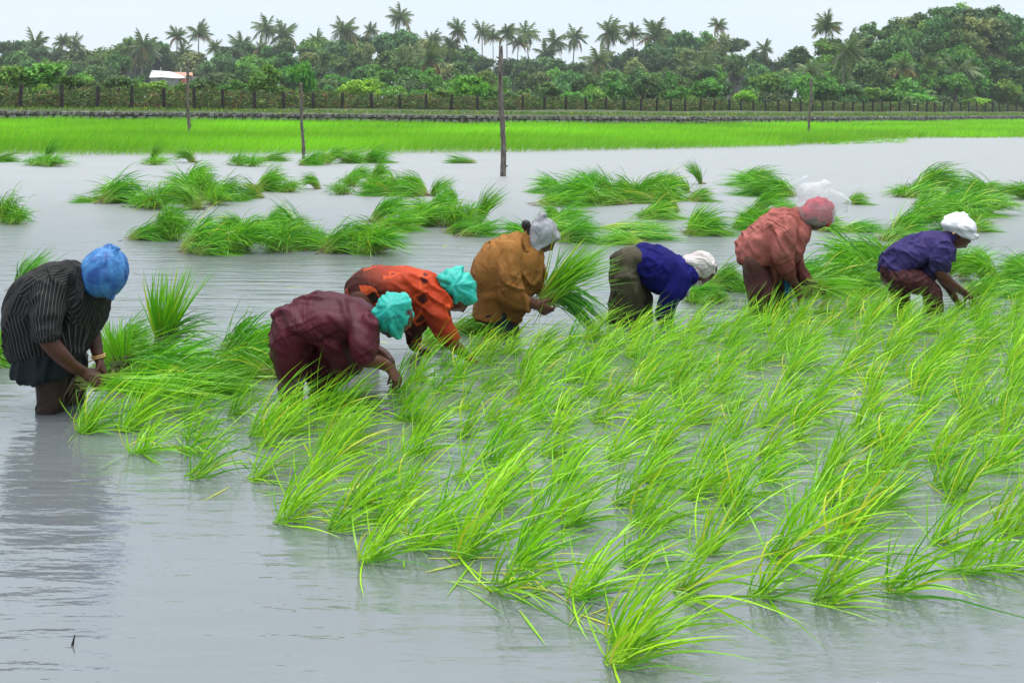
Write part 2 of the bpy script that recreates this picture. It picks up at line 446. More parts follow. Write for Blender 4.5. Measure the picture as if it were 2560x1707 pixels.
# plants of one kind stand together
patch = vnoise(np.stack([px / 22, dep * 3, px * 0], 1), 5)
pick = np.where((patch > 0.4) & (rng.random(N) < 0.35), 3, pick)
ct = pal[pick] * rng.uniform(1.0, 2.0, (N, 1)); cb = ct * 0.85
V, q, t, c = blades(base, polar(rng.normal(0.75, 0.45, N), rng.uniform(0, 6.28, N)), rng.uniform(0.35, 0.85, N), rng.uniform(0.06, 0.15, N), rng.uniform(0.2, 0.8, N), rng.uniform(0, 0.2, N), 2, cb, ct)
tag(obj('undergrowth', mesh_np('undergrowth', V, [q, t], M_UNDER, False, c)), 'tangled brown and green undergrowth close behind the fence posts', 'undergrowth', kind='stuff')

# ------------------------------------------------------------------ broadleaf trees
def crown_mesh(name, seed, nclump, per, leaf, tall, cols, rag=0.25):
    r = np.random.default_rng(seed)
    lobes = [(0, 0, 0, 0.72)] + [(*(unit(r.normal(size=3)) * (0.5, 0.5, 0.45 * tall)), r.uniform(0.32, 0.5)) for _ in range(7)]
    cs = []
    for i in range(nclump):
        lx, ly, lz, lr = lobes[r.integers(0, len(lobes))]
        v = unit(r.normal(size=3)); v[2] = abs(v[2]) * 0.9 - 0.25 if r.random() < 0.75 else v[2]
        cs.append((lx + v[0] * lr * r.uniform(0.6, 1.05), ly + v[1] * lr * r.uniform(0.6, 1.05), (lz + v[2] * lr * r.uniform(0.6, 1.05)) * tall))
    cs = np.array(cs); n = nclump * per
    k = np.repeat(np.arange(nclump), per)
    sz = r.uniform(0.08, 0.17, nclump)[k][:, None]
    pos = cs[k] + np.clip(r.normal(size=(n, 3)), -1.9, 1.9) * sz * (1, 1, 0.7)
    nrm = unit(unit(pos) * 0.7 + (0, 0, 0.45) + r.normal(size=(n, 3)) * 0.65)
    a = unit(np.cross(nrm, r.normal(size=(n, 3)))); b = np.cross(nrm, a)
    s = leaf * r.uniform(0.6, 1.3, n)[:, None]
    V = np.stack([pos - a * s, pos + b * s * 0.55 + nrm * s * 0.15, pos + a * s, pos - b * s * 0.55 + nrm * s * 0.15], 1).reshape(-1, 3)
    V[:, 2] += tall * 0.75
    Q = np.arange(n * 4).reshape(n, 4)
    base = np.array(cols)[r.integers(0, len(cols), nclump)][k] * r.uniform(0.75, 1.25, (n, 1))
    return mesh_np(name, V, [Q], M_TREE, False, np.repeat(base, 4, axis=0))
GR = [[(0.095, 0.21, 0.053), (0.126, 0.263, 0.062), (0.073, 0.168, 0.046)], [(0.12, 0.312, 0.036), (0.168, 0.372, 0.042), (0.096, 0.252, 0.036)], [(0.062, 0.137, 0.05), (0.089, 0.179, 0.059), (0.106, 0.19, 0.053)], [(0.168, 0.241, 0.062), (0.126, 0.21, 0.059), (0.21, 0.274, 0.084)], [(0.204, 0.48, 0.03), (0.252, 0.552, 0.036), (0.156, 0.384, 0.024)]]
CROWN = {g: [crown_mesh('crown', 100 + g * 10 + i, 62, 46, 0.105 if g != 4 else 0.085, (0.8, 1.05, 0.95)[i], GR[g]) for i in range(3)] for g in range(5)}
def trunk_mesh(seed):
    r = random.Random(seed); bm = bmesh.new()
    def limb(p0, p1, r0, r1, n=5):
        rings = []
        for i in range(n):
            f = i / (n - 1); c = p0.lerp(p1, f) + Vector((r.uniform(-.02, .02), r.uniform(-.02, .02), 0)) * (0 < i < n - 1)
            rings.append([bm.verts.new(c + Vector((math.cos(a), math.sin(a), 0)) * (r0 + (r1 - r0) * f)) for a in [k * math.pi / 3 for k in range(6)]])
        for a, b in zip(rings[:-1], rings[1:]):
            for k in range(6): bm.faces.new((a[k], a[(k + 1) % 6], b[(k + 1) % 6], b[k]))
        bm.faces.new(rings[-1])
    limb(Vector((0, 0, -0.1)), Vector((0.03, 0, 0.75)), 0.055, 0.03, 6)
    for i in range(5):
        a = r.uniform(0, 6.28); z = r.uniform(0.4, 0.68)
        limb(Vector((0.02, 0, z)), Vector((math.cos(a) * .3, math.sin(a) * .3, z + r.uniform(.2, .32))), 0.025, 0.008)
    me = bpy.data.meshes.new('trunk'); bm.to_mesh(me); bm.free(); me.materials.append(M_TRUNK); return me
TRK = [trunk_mesh(i) for i in range(3)]
def ground_z(d): return 0.8
def tree(px, ytop, hw, hh, d, g, label, group='broadleaf trees of the wood', v=None, name='broadleaf_tree'):
    """crown of half-width hw and half-height hh photo pixels, its top at (px, ytop), d metres off"""
    top = P(px, ytop, d); R = hw / F * d; H = 2 * hh / F * d
    root = empty(name, (top.x, d, 0.7), random.uniform(-0.5, 0.5))
    v = random.randrange(3) if v is None else v
    tall = (0.8, 1.05, 0.95)[v]
    c = obj('crown', CROWN[g][v], root)
    sz = H / (1.75 * tall)
    c.scale = (R, R * random.uniform(0.85, 1.05), sz); c.location = (0, 0, top.z - 0.7 - H)
    c.rotation_euler = (0, 0, random.uniform(0, 6.28))
    tr = obj('trunk', TRK[v], root); h = max(1.2, top.z - 0.7 - H * 0.35)
    tw = max(1.5, min(h, R * 2.2)); tr.scale = (tw, tw, h)
    return tag(root, label, 'tree', group)

prof = [(-80, 80), (22, 86), (58, 86), (100, 100), (139, 113), (219, 106), (256, 116), (292, 92), (314, 82), (384, 84), (406, 118), (470, 122), (548, 108), (585, 90), (640, 100), (731, 82), (823, 82), (905, 76), (952, 72), (1025, 60), (1055, 77), (1106, 102), (1161, 99), (1197, 122), (1260, 128), (1360, 132), (1470, 126), (1560, 110), (1654, 70), (1740, 62), (1788, 72), (1835, 75), (1861, 106), (1927, 128), (1956, 122), (2010, 108), (2040, 90), (2098, 86), (2150, 64), (2175, 50), (2248, 38), (2285, 14), (2340, -6), (2460, -8), (2497, 16), (2541, 28), (2700, 40)]
PX, PYv = zip(*prof)
keep_clear = [(345, 482, 168, 188), (388, 462, 168, 204), (1822, 1852, 180, 218)]
def clear_of(px, ytop, hw):
    for a, b, y0, y1 in keep_clear:
        if a - hw * 0.75 < px < b + hw * 0.75 and ytop < y1 - 6: return False
    return True
rt = random.Random(21)
cnt = 0
x = -70.0
while x < 2640:
    y0 = np.interp(x, PX, PYv); right = x > 1990
    y = y0 + rt.uniform(0, 8); row = 0
    while y < 232:
        f = min(1, max(0, (y - y0) / max(20, 212 - y0)))
        dmax = 205 if right else 285
        dmin = fence_d(x) + 14
        d = dmax + (dmin - dmax) * f ** 0.8 + rt.uniform(-6, 6)
        d = max(d, fence_d(x) + 9)
        hw = rt.uniform(32, 52) * (1.1 if right else 1.0); hh = hw * rt.uniform(0.75, 1.0)
        xx = x + rt.uniform(-14, 14)
        g = rt.choice([0, 0, 2, 2, 3, 1]) if f < 0.6 else rt.choice([0, 1, 1, 0, 2])
        if right: g = rt.choice([0, 2, 3, 1, 0]) if f < 0.75 else rt.choice([0, 1, 2])
        hidden_house = (310 < xx < 500 and d < 236) or (1815 < xx < 1860 and d < 200)
        if not hidden_house or clear_of(xx, y, hw):
            where = next(w for lim, w in ((330, 'wood left of the house'), (500, 'wood around the house'), (757, 'wood between house and dark thin pole'), (1254, 'wood between dark thin pole and tall pole'), (1560, 'wood just right of the tall pole'), (1830, 'wood left of the white building'), (1990, 'wood right of the white building'), (2280, 'left slope of the right hill'), (9999, 'top of the right hill')) if x < lim)
            lab = ('broadleaf tree high on the skyline of the ' if row == 0 else 'leafy broadleaf tree inside the ' if f < 0.6 else 'low leafy tree at the foot of the ') + where
            tree(xx, y, hw, hh, d, g, lab, lab.split(' tree')[0] + ' trees, ' + where)
            cnt += 1
        y += rt.uniform(30, 44); row += 1
    x += rt.uniform(30, 46)

x = -80.0
while x < 2640:                            # the back of the wood closes the gaps
    tree(x, max(np.interp(x, PX, PYv) + 28, 118) + rt.uniform(0, 22), rt.uniform(52, 70), 42, 300 + rt.uniform(-8, 25), rt.choice([0, 2]), 'dim tree at the very back of the ' + ('wood, left of the tall pole' if x < 1254 else 'wood, right of the tall pole'), 'trees at the very back of the wood, ' + ('left' if x < 1254 else 'right'))
    x += rt.uniform(44, 60)
# trees and bushes that stand out in front of the wood
near = [(18, 142, 46, 48, 8, 1, 'bright green bushy tree at the left picture edge behind the fence'),
        (105, 138, 64, 44, 9, 1, 'wide green bushy tree behind the first two fence posts'),
        (190, 176, 40, 28, 7, 1, 'low green bush behind the second and third fence posts'),
        (300, 188, 48, 26, 10, 0, 'soft green bush just left below the white house roof'),
        (352, 181, 30, 28, 60, 0, 'grey green tree hiding the left end of the house'),
        (486, 196, 30, 24, 60, 0, 'grey green tree hiding the right end of the house'),
        (395, 200, 46, 22, 8, 1, 'light green bush right below the white house roof'),
        (500, 188, 42, 26, 10, 0, 'round green bush right of the leaning pole before the house'),
        (586, 196, 40, 24, 7, 1, 'yellowish green bush left of the slender twin trees'),
        (668, 155, 48, 44, 8, 1, 'round crowned green tree left of the slender tree over the dark pole'),
        (757, 146, 34, 46, 6, 1, 'slender upright green tree rising right behind the dark thin pole'),
        (905, 190, 62, 34, 10, 4, 'bright dome shaped bush left of the bank of tall palms'),
        (1098, 216, 36, 20, 8, 1, 'small green bush left of the bright round tree near the tall pole'),
        (1172, 180, 58, 36, 12, 4, 'bright round topped tree just left of the tall pole'),
        (1240, 214, 36, 24, 8, 1, 'bushy green shrub directly behind the tall pole'),
        (1380, 200, 42, 24, 12, 0, 'green bush midway along the fence right of the tall pole'),
        (1462, 178, 34, 32, 26, 2, 'dark compact tree between two tall palms right of the tall pole'),
        (1612, 168, 40, 36, 26, 2, 'dark green tree below the tallest centre right palm'),
        (1762, 200, 44, 26, 12, 1, 'light green shrub left of the white building'),
        (1700, 214, 36, 20, 8, 1, 'small light shrub close to the fence right of centre'),
        (1866, 222, 32, 18, 10, 4, 'yellow green shrub just below the white building'),
        (1920, 176, 48, 34, 30, 1, 'leaning green tree right of the white building'),
        (2016, 182, 36, 34, 18, 1, 'light green tree left of the thin right hand pole'),
        (2068, 192, 42, 30, 16, 1, 'round green tree right of the thin right hand pole'),
        (2124, 196, 38, 28, 16, 0, 'round green tree second right of the thin pole'),
        (2188, 208, 40, 24, 14, 1, 'low green tree third right of the thin pole'),
        (2290, 228, 60, 18, 12, 4, 'low yellow green shrub under the small palm on the right'),
        (2360, 190, 66, 26, 22, 2, 'wide dark bush under the spreading palm on the right'),
        (2530, 148, 58, 60, 30, 0, 'tall leafy tree at the right picture edge behind the fence'),
        (2440, 240, 40, 14, 8, 4, 'low bright shrub close to the far right fence posts')]
for (px, yt, hw, hh, dd, g, lab) in near:
    tree(px, yt, hw, hh, float(fence_d(px)) + dd, g, lab, None, name='bushy_tree')
# low shrubs in a loose row right behind the fence
x = 10.0; i = 0
while x < 2600:
    dd = float(fence_d(x)) + rt.uniform(4.5, 6.5); hw = rt.uniform(16, 30) * 95 / dd
    yt = np.interp(x, KX, KT) + rt.uniform(-4, 8)
    side = 'left of' if x < 1254 else 'right of'
    tree(x, yt, hw, hw * 0.55, dd, rt.choice([1, 1, 4, 0, 3]), 'small shrub crowding the back of the fence, ' + side + ' the tall pole', 'small shrubs along the back of the fence ' + side + ' the pole', name='low_shrub')
    x += hw * rt.uniform(2.2, 4.0); i += 1

# ------------------------------------------------------------------ coconut palms
def frond_mesh(seed, droop, cols):
    r = np.random.default_rng(seed); n = 11
    s = np.linspace(0, 1, n + 1)
    cx = s - 0.12 * droop * s ** 2; cz = 0.18 * s - droop * 0.62 * s ** 2.2
    ctr = np.stack([cx, np.zeros(n + 1), cz], 1)
    V, Q, T, C = [], [], [], []
    w = 0.014 * (1 - 0.7 * s)
    for i in range(n + 1): V += [ctr[i] - (0, w[i], 0), ctr[i] + (0, w[i], 0)]; C += [np.array(cols[1])] * 2
    for i in range(n): Q.append((2 * i, 2 * i + 1, 2 * i + 3, 2 * i + 2))
    for i in range(1, n + 1):
        ll = 0.36 * math.sin(math.pi * (0.12 + 0.8 * s[i])) + 0.05
        for sd in (-1, 1):
            tip = ctr[i] + np.array((0.12 + 0.06 * r.random(), sd * ll * 0.6, -ll * r.uniform(0.5, 1.15)))
            a = len(V); c = np.array(cols[0]) * r.uniform(0.7, 1.3)
            V += [ctr[i] - (0.05, 0, 0), ctr[i] + (0.05, 0, 0), tip]; C += [c, c, c]; T.append((a, a + 1, a + 2))
    return mesh_np('frond', np.array(V), [Q, T], M_PALM, False, np.array(C))
PG = ((0.12, 0.19, 0.055), (0.2, 0.22, 0.08))
PD = ((0.085, 0.14, 0.05), (0.16, 0.17, 0.07))
PY_ = ((0.3, 0.24, 0.07), (0.34, 0.26, 0.1))
PB = ((0.17, 0.10, 0.045), (0.2, 0.13, 0.06))
FROND = [frond_mesh(1, 0.45, PG), frond_mesh(2, 0.75, PG), frond_mesh(3, 1.0, PD), frond_mesh(4, 1.0, PG), frond_mesh(5, 1.0, PY_), frond_mesh(6, 1.2, PB)]
def palm_trunk(seed):
    r = random.Random(seed); bm = bmesh.new(); rings = []
    bx, by = r.uniform(-.05, .05), r.uniform(-.03, .03)
    for i in range(9):
        f = i / 8; c = Vector((bx * math.sin(f * 3.14) , by * math.sin(f * 3.14), f))
        rr = 0.22 * (1 - 0.35 * f) + (0.10 if i == 0 else 0)
        rings.append([bm.verts.new((c.x * 1 + 0, c.y, c.z)) for _ in range(7)])
        for k, v in enumerate(rings[-1]): v.co.x = c.x * 18 + rr * math.cos(k * 2 * math.pi / 7); v.co.y = c.y * 18 + rr * math.sin(k * 2 * math.pi / 7)
    for a, b in zip(rings[:-1], rings[1:]):
        for k in range(7): bm.faces.new((a[k], a[(k + 1) % 7], b[(k + 1) % 7], b[k]))
    bm.faces.new(rings[-1])
    me = bpy.data.meshes.new('trunk'); bm.to_mesh(me); bm.free(); me.materials.append(M_PALMTRUNK); return me
PTR = [palm_trunk(i) for i in range(4)]
M_NUT = surf('coconut', (0.12, 0.13, 0.03), (0.25, 0.17, 0.05), 4, 0.6)
def nut_mesh():
    bm = bmesh.new()
    for i in range(9):
        a = i * 2.4
        bmesh.ops.create_icosphere(bm, subdivisions=1, radius=0.15, matrix=Matrix.Translation((0.3 * math.cos(a), 0.3 * math.sin(a), -0.35 - 0.12 * (i % 3))))
    me = bpy.data.meshes.new('coconuts'); bm.to_mesh(me); bm.free(); me.materials.append(M_NUT); return me
NUT = nut_mesh()
palms = [(86, 113, 40, 'broad palm poking out of the trees at far left'), (157, 104, 25, 'left of a pair of small palms on the left skyline'), (186, 108, 27, 'right of a pair of small palms on the left skyline'),
 (360, 112, 42, 'full drooping palm above the white house'), (444, 88, 27, 'shorter palm left of the tall slim palm behind the leaning pole'), (497, 84, 34, 'tall slim palm standing clear right of the leaning pole'),
 (455, 128, 28, 'low palm just behind the top of the leaning pole'), (537, 117, 24, 'small dark palm right of the tall slim palm'), (603, 113, 36, 'palm with yellow lower fronds left of centre'),
 (667, 66, 35, 'tall palm on a thin leaning trunk, left of a close pair'), (649, 118, 25, 'lower palm under the close pair of tall palms'), (707, 82, 37, 'heavy crowned palm, right of a close pair'),
 (792, 96, 26, 'small faded palm between tall palms'), (858, 72, 42, 'tall palm with long bare curving trunk left of centre'), (927, 74, 22, 'small distant palm left of the highest palm'),
 (1000, 38, 36, 'highest palm topping the whole treeline'), (996, 112, 34, 'palm directly below the highest palm'), (1007, 148, 42, 'wide yellowing palm, lower left of the centre pair'),
 (1073, 142, 48, 'wide yellowing palm on forked looking trunks, centre pair'), (1077, 104, 32, 'palm rising behind the centre yellowing pair'), (1124, 112, 27, 'slim palm with bare trunk left of the tall pole'),
 (1144, 72, 29, 'palm on the skyline up left of the tall pole'), (1205, 77, 32, 'palm with drooping yellow fronds nearest left of the pole top'), (1232, 92, 22, 'small palm peeking beside the pole top'),
 (1267, 80, 30, 'palm right behind the tip of the tall pole'), (1314, 80, 36, 'dense palm first right of the tall pole'), (1296, 104, 28, 'lower palm tucked under the first palm right of the pole'),
 (1387, 100, 34, 'palm with ragged crown in the right centre'), (1362, 130, 34, 'low spreading palm right of the tall pole'), (1437, 90, 34, 'dark round crowned palm against the sky right of centre'),
 (1519, 76, 42, 'large palm high on the skyline right of centre'), (1497, 146, 42, 'low wide palm under the large skyline palm'), (1581, 84, 30, 'palm with thin trunk between two large palms'),
 (1634, 88, 46, 'large swept palm on long trunk right of centre'), (1654, 150, 32, 'yellowish palm below the large swept palm'), (1691, 186, 36, 'low drooping palm left of the wide pale palm'),
 (1760, 170, 44, 'wide pale fronded palm low before the dark trees'), (2067, 64, 38, 'palm alone on the skyline at the foot of the right hill'), (2120, 122, 48, 'palm with brown dead fronds on the right hill'),
 (2025, 170, 40, 'pale low palm behind the thin right hand pole'), (2259, 166, 32, 'small palm with thin straight trunk under the right hill'), (2325, 158, 28, 'half hidden palm between two palms on the right'),
 (2395, 168, 50, 'large spreading palm low on the right'), (2446, 94, 38, 'yellowing palm on a tall trunk at the far right'), (1795, 60, 24, 'small palm poking over the dark trees right of centre'), (1912, 120, 24, 'small palm tip over the low saddle of the wood'), (760, 164, 22, 'little brownish palm low between the trees left of centre'),
 (2310, 206, 26, 'low fallen looking palm under the right hill')]
rp = random.Random(5)
for (px, py, r, lab) in palms:
    fl = 4.3; d = min(300, max(125, F * fl / r)) * (0.68 if px > 1960 else 1.0 if r > 30 else 0.9)
    if py > 140: d *= 0.8
    d = max(d, float(fence_d(px)) + 20)
    c = P(px, py + r * 0.15, d); sc = r / F * d * 1.12
    root = empty('coconut_palm', (c.x, d, 0.7), 0)
    h = c.z - 0.7
    t = obj('trunk', rp.choice(PTR), root)
    ts = max(0.5, sc / 4.3); t.scale = (ts, ts, h); t.rotation_euler = (0, 0, rp.uniform(0, 6.28))
    nf = rp.randint(19, 28); a0 = rp.uniform(0, 6); e_top, e_rng, e_pow, wnd = rp.uniform(62, 86), rp.uniform(88, 130), rp.uniform(0.7, 1.1), rp.uniform(0.0, 0.38)
    for k in range(nf):
        f = k / (nf - 1)
        el = math.radians(e_top - e_rng * f ** e_pow + rp.uniform(-16, 16)); a = a0 + k * 2.39996 + rp.uniform(-.2, .2)
        mi = 0 if f < 0.2 else 1 if f < 0.5 else 2 if f < 0.7 else rp.choice([3, 3, 4]) if f < 0.85 else rp.choice([4, 4, 5, 3])
        o = obj('frond', FROND[mi], root)
        # direction with the wind pushing the crown to the right
        v = Vector((math.cos(el) * math.cos(a) + wnd, math.cos(el) * math.sin(a), math.sin(el))).normalized()
        o.rotation_euler = (rp.uniform(-.4, .4), -math.asin(max(-1, min(1, v.z))), math.atan2(v.y, v.x)); o.rotation_mode = 'XYZ'
        o.location = (0, 0, h); s = sc * rp.uniform(0.7, 1.12); o.scale = (s, s, s)
    o = obj('coconuts', NUT, root); o.location = (0, 0, h); o.scale = (ts,) * 3
    tag(root, 'coconut palm: ' + lab, 'palm', 'coconut palms of the treeline')

# ------------------------------------------------------------------ houses among the trees
M_SHEET = surf('white_roof_sheet', (0.72, 0.74, 0.78), (0.85, 0.87, 0.9), 1.5, 0.4, 0.15, 6)
M_TILE = surf('clay_tile', (0.42, 0.20, 0.13), (0.55, 0.33, 0.24), 3, 0.8, 0.3, 8)
M_REDW = surf('red_gable', (0.45, 0.10, 0.06), (0.55, 0.16, 0.1), 2, 0.8)
M_PLASTER = surf('pale_plaster', (0.2, 0.2, 0.19), (0.36, 0.36, 0.35), 1.5, 0.8, 0.2, 5)
M_DARK = surf('dark_opening', (0.02, 0.02, 0.025), (0.05, 0.05, 0.055), 2, 0.3)
def prism(name, pts, thick, parent, mat, origin):
    """slab through the outline pts (world), thick metres along +Y"""
    V = [Vector(p) - origin for p in pts] + [Vector(p) + Vector((0, thick, 0)) - origin for p in pts]; n = len(pts)
    fs = [list(range(n)), list(range(2 * n - 1, n - 1, -1))] + [[i, i + n, (i + 1) % n + n, (i + 1) % n] for i in range(n)]
    me = bpy.data.meshes.new(name); me.from_pydata([tuple(v) for v in V], [], fs); me.update()
    bm = bmesh.new(); bm.from_mesh(me); bmesh.ops.recalc_face_normals(bm, faces=bm.faces); bm.to_mesh(me); bm.free()
    return obj(name, me, parent, mat)
HD = 240.0
def hp(cx, cy, dd=0): return P(300 + cx / 8.71, 140 + cy / 8.71, HD + dd)
o0 = P(415, 200, HD); o0.z = 0.8
house = empty('house', o0); tag(house, 'house with white sheet roof showing above the bushes behind the leaning pole', 'house')
def loft(name, front, back, mat):
    V = [Vector(p) - o0 for p in front + back]; n = len(front)
    fs = [(i, i + 1, n + i + 1, n + i) for i in range(n - 1)]
    me = bpy.data.meshes.new(name); me.from_pydata([tuple(v) for v in V], [], fs); me.update()
    o = obj(name, me, house, mat); sm = o.modifiers.new('thickness', 'SOLIDIFY'); sm.thickness = 0.15
    return o
loft('roof', [hp(640, 470, -3), hp(900, 462, -3), hp(1290, 487, -3), hp(1440, 470, -2)], [hp(690, 322, 2), hp(880, 330, 2), hp(1080, 345, 2), hp(1120, 352, 3)], M_SHEET)
loft('roof', [hp(1180, 440, 3), hp(1580, 440, 3)], [hp(1100, 350, 7), hp(1580, 366, 7)], M_TILE)
def house_box(name, x0, x1, y0, d0, d1, mat):
    a, b = hp(x0, y0, d0), hp(x1, y0, d0)
    return prism(name, [(a.x, HD + d0, 0.5), (b.x, HD + d0, 0.5), (b.x, HD + d0, b.z), (a.x, HD + d0, a.z)], d1 - d0, house, mat, o0)
house_box('wall', 660, 1280, 475, -2.6, 1.9, M_PLASTER)
house_box('wall', 1190, 1570, 446, 3.2, 6.6, M_PLASTER)
house_box('gable', 1296, 1400, 492, -2.4, 1.5, M_REDW)
prism('vent', [hp(655, 352, -1.2), hp(750, 352, -1.2), hp(700, 336, -1.2)], 0.3, house, M_DARK, o0)
for cx in (885, 1325):
    a = hp(cx, 330, 3); prism('antenna', [(a.x - .05, a.y, a.z - .8), (a.x + .05, a.y, a.z - .8), (a.x + .05, a.y, a.z + 0.9), (a.x - .05, a.y, a.z + 0.9)], 0.1, house, M_SHEET, o0)
BD = 215.0
o1 = P(1838, 216, BD); o1.z = 0.8
bld = empty('white_building', o1); tag(bld, 'scrap of pale building seen through the trees right of centre', 'building')
def bp_(x, y): return P(x, y, BD)
a, b = bp_(1824, 184), bp_(1856, 184)
prism('wall', [(a.x, BD, 0.5), (b.x, BD, 0.5), (b.x, BD, b.z), (a.x, BD, a.z)], 5, bld, M_PLASTER, o1)
for (x0, x1, y0, y1) in ((1829, 1836, 197, 203), (1840, 1847, 197, 203), (1829, 1836, 207, 213), (1840, 1847, 207, 213)):
    p0, p1 = bp_(x0, y1), bp_(x1, y0)
    prism('window', [(p0.x, BD - .06, p0.z), (p1.x, BD - .06, p0.z), (p1.x, BD - .06, p1.z), (p0.x, BD - .06, p1.z)], 0.05, bld, M_DARK, o1)
p0, p1 = bp_(1822, 194), bp_(1858, 192)
prism('ledge', [(p0.x, BD - .5, p0.z), (p1.x, BD - .5, p0.z), (p1.x, BD - .5, p1.z), (p0.x, BD - .5, p1.z)], 0.48, bld, M_PLASTER, o1)

# ------------------------------------------------------------------ wooden poles in the paddy
def pole(x0, y0, x1, y1, d, wpx, label, seed):
    r = random.Random(seed)
    b, t = P(x0, y0, d), P(x1, y1, d); rad = wpx / F * d / 2
    bm = bmesh.new(); n = 26; rings = []
    ax = (t - b)
    for i in range(n + 1):
        f = i / n; c = ax * f + Vector((math.sin(f * 5 + seed) * rad * 0.5, math.cos(f * 4) * rad * 0.5, 0)) * math.sin(f * 3.14)
        if i == 0: c = c - Vector((0, 0, 0.3))
        rr = rad * (1.12 - 0.3 * f) * r.uniform(0.93, 1.07)
        rings.append([bm.verts.new(c + Vector((math.cos(a), math.sin(a), 0)) * rr * r.uniform(0.92, 1.08)) for a in [k * math.pi / 5 for k in range(10)]])
    for a_, b_ in zip(rings[:-1], rings[1:]):
        for k in range(10): bm.faces.new((a_[k], a_[(k + 1) % 10], b_[(k + 1) % 10], b_[k]))
    bm.faces.new(rings[-1])
    me = bpy.data.meshes.new('wooden_pole'); bm.to_mesh(me); bm.free(); me.materials.append(M_POLE)
    for p in me.polygons: p.use_smooth = True
    root = obj('wooden_pole', me); root.location = b
    for k in range(7):                      # broken branch stubs
        f = 0.06 + k * 0.14 + r.uniform(-.03, .03); side = r.choice((-1, 1)); c = ax * f
        bm = bmesh.new()
        l = rad * r.uniform(1.6, 3.0); up = r.uniform(0.2, 0.9)
        v0 = [bm.verts.new(c + Vector((side * rad * 0.5, math.cos(a) * rad * 0.4, math.sin(a) * rad * 0.45))) for a in [j * math.pi / 2.5 for j in range(5)]]
        v1 = [bm.verts.new(c + Vector((side * l, math.cos(a) * rad * 0.2, up * l + math.sin(a) * rad * 0.2))) for a in [j * math.pi / 2.5 for j in range(5)]]
        for j in range(5): bm.faces.new((v0[j], v0[(j + 1) % 5], v1[(j + 1) % 5], v1[j]))
        bm.faces.new(v1)
        m2 = bpy.data.meshes.new('knot'); bm.to_mesh(m2); bm.free(); m2.materials.append(M_POLE); obj('knot', m2, root)
    tag(root, label, 'pole', 'wooden poles stuck in the paddy')
pole(1258, 441, 1252, 115, 4160 / (441 - 255), 13, 'tall thick weathered wooden pole standing alone in mid water', 1)
pole(759, 398, 753, 208, 4160 / (398 - 249), 7.5, 'dark thin wooden pole at the near edge of the far rice, left of centre', 2)
pole(473, 330, 468, 153, 42.0, 7.5, 'knotty pale pole leaning in the far rice in front of the house', 3)
pole(2022, 340, 2029, 196, 52.0, 6.5, 'thin dark reddish pole in the far rice on the right', 4)

# ------------------------------------------------------------------ bundles of seedlings lying in the water
LB, DB, PBASE = (0.25, 0.66, 0.014), (0.035, 0.21, 0.012), (0.46, 0.52, 0.12)
def bundle_leaves(kind, seed, n=250):
    global rng
    keep = rng; rng = np.random.default_rng(seed)
    if kind == 'lie':
        az = rng.normal(0, 0.38, n); el = np.radians(rng.uniform(8, 56, n)); base = rng.normal(0, 1, (n, 3)) * (0.05, 0.09, 0.025) + (-0.36, 0, 0.04)
        L = rng.uniform(0.5, 0.8, n); g = rng.uniform(0.3, 0.62, n); w = rng.uniform(0.0, 0.1, n); W = 0.0105
    elif kind == 'arch':
        az = rng.normal(0, 0.5, n); el = np.radians(rng.uniform(42, 80, n)); base = rng.normal(0, 1, (n, 3)) * (0.05, 0.06, 0.02) + (-0.26, 0, 0.03)
        L = rng.uniform(0.55, 0.85, n); g = rng.uniform(0.45, 0.8, n); w = rng.uniform(0.15, 0.4, n); W = 0.0105
    elif kind == 'dome':
        az = rng.uniform(0, 6.283, n); el = np.radians(rng.uniform(30, 86, n)); base = rng.normal(0, 1, (n, 3)) * (0.09, 0.07, 0.02) + (-0.05, 0, 0.03)
        L = rng.uniform(0.42, 0.66, n); g = rng.uniform(0.45, 0.85, n); w = rng.uniform(0.05, 0.3, n); W = 0.0105
    elif kind == 'up':
        n = int(n * 0.5); az = rng.normal(0, 0.9, n); el = np.radians(rng.uniform(55, 88, n)); base = rng.normal(0, 1, (n, 3)) * (0.025, 0.025, 0.01) + (-0.05, 0, 0.02)
        L = rng.uniform(0.42, 0.62, n); g = rng.uniform(0.05, 0.35, n); w = rng.uniform(0.15, 0.5, n); W = 0.0105
    elif kind == 'flat':
        n = int(n * 0.62); az = rng.normal(0, 0.3, n); el = np.radians(rng.uniform(2, 30, n)); base = rng.normal(0, 1, (n, 3)) * (0.1, 0.06, 0.02) + (-0.36, 0, 0.03)
        L = rng.uniform(0.5, 0.85, n); g = rng.uniform(0.1, 0.35, n); w = np.zeros(n); W = 0.011
    cb, ct = rice_cols(n, LB, DB, PBASE, 0.02)
    cb = cb * 0.35 + np.array(PBASE) * 0.65
    V, q, t, c = blades(base, polar(el, az), L, np.full(n, W) * rng.uniform(0.7, 1.2, n), g, w, 5, cb, ct, zmin=0.012)
    # root strands
    nr = 26; b0 = base[:nr] if kind != 'dome' else base[:nr] * (1.5, 1.5, 0.6)
    cr = np.tile(np.array((0.16, 0.10, 0.05)), (nr, 1)) * rng.uniform(0.5, 1.6, (nr, 1))
    V2, q2, t2, c2 = blades(b0, polar(rng.uniform(-0.2, 0.3, nr), rng.normal(math.pi, 0.7, nr)), rng.uniform(0.08, 0.17, nr), np.full(nr, 0.012), rng.uniform(0.1, 0.3, nr), np.zeros(nr), 2, cr, cr, zmin=0.006)
    a = mesh_np('leaves', V, [q, t], M_BUNDLE, False, c); b = mesh_np('roots', V2, [q2, t2], M_BUNDLE, False, c2)
    rng = keep
    return a, b
BV = {k: [bundle_leaves(k, 40 + i * 7 + j) for j in range(3)] for i, k in enumerate(('lie', 'arch', 'dome', 'up', 'flat'))}
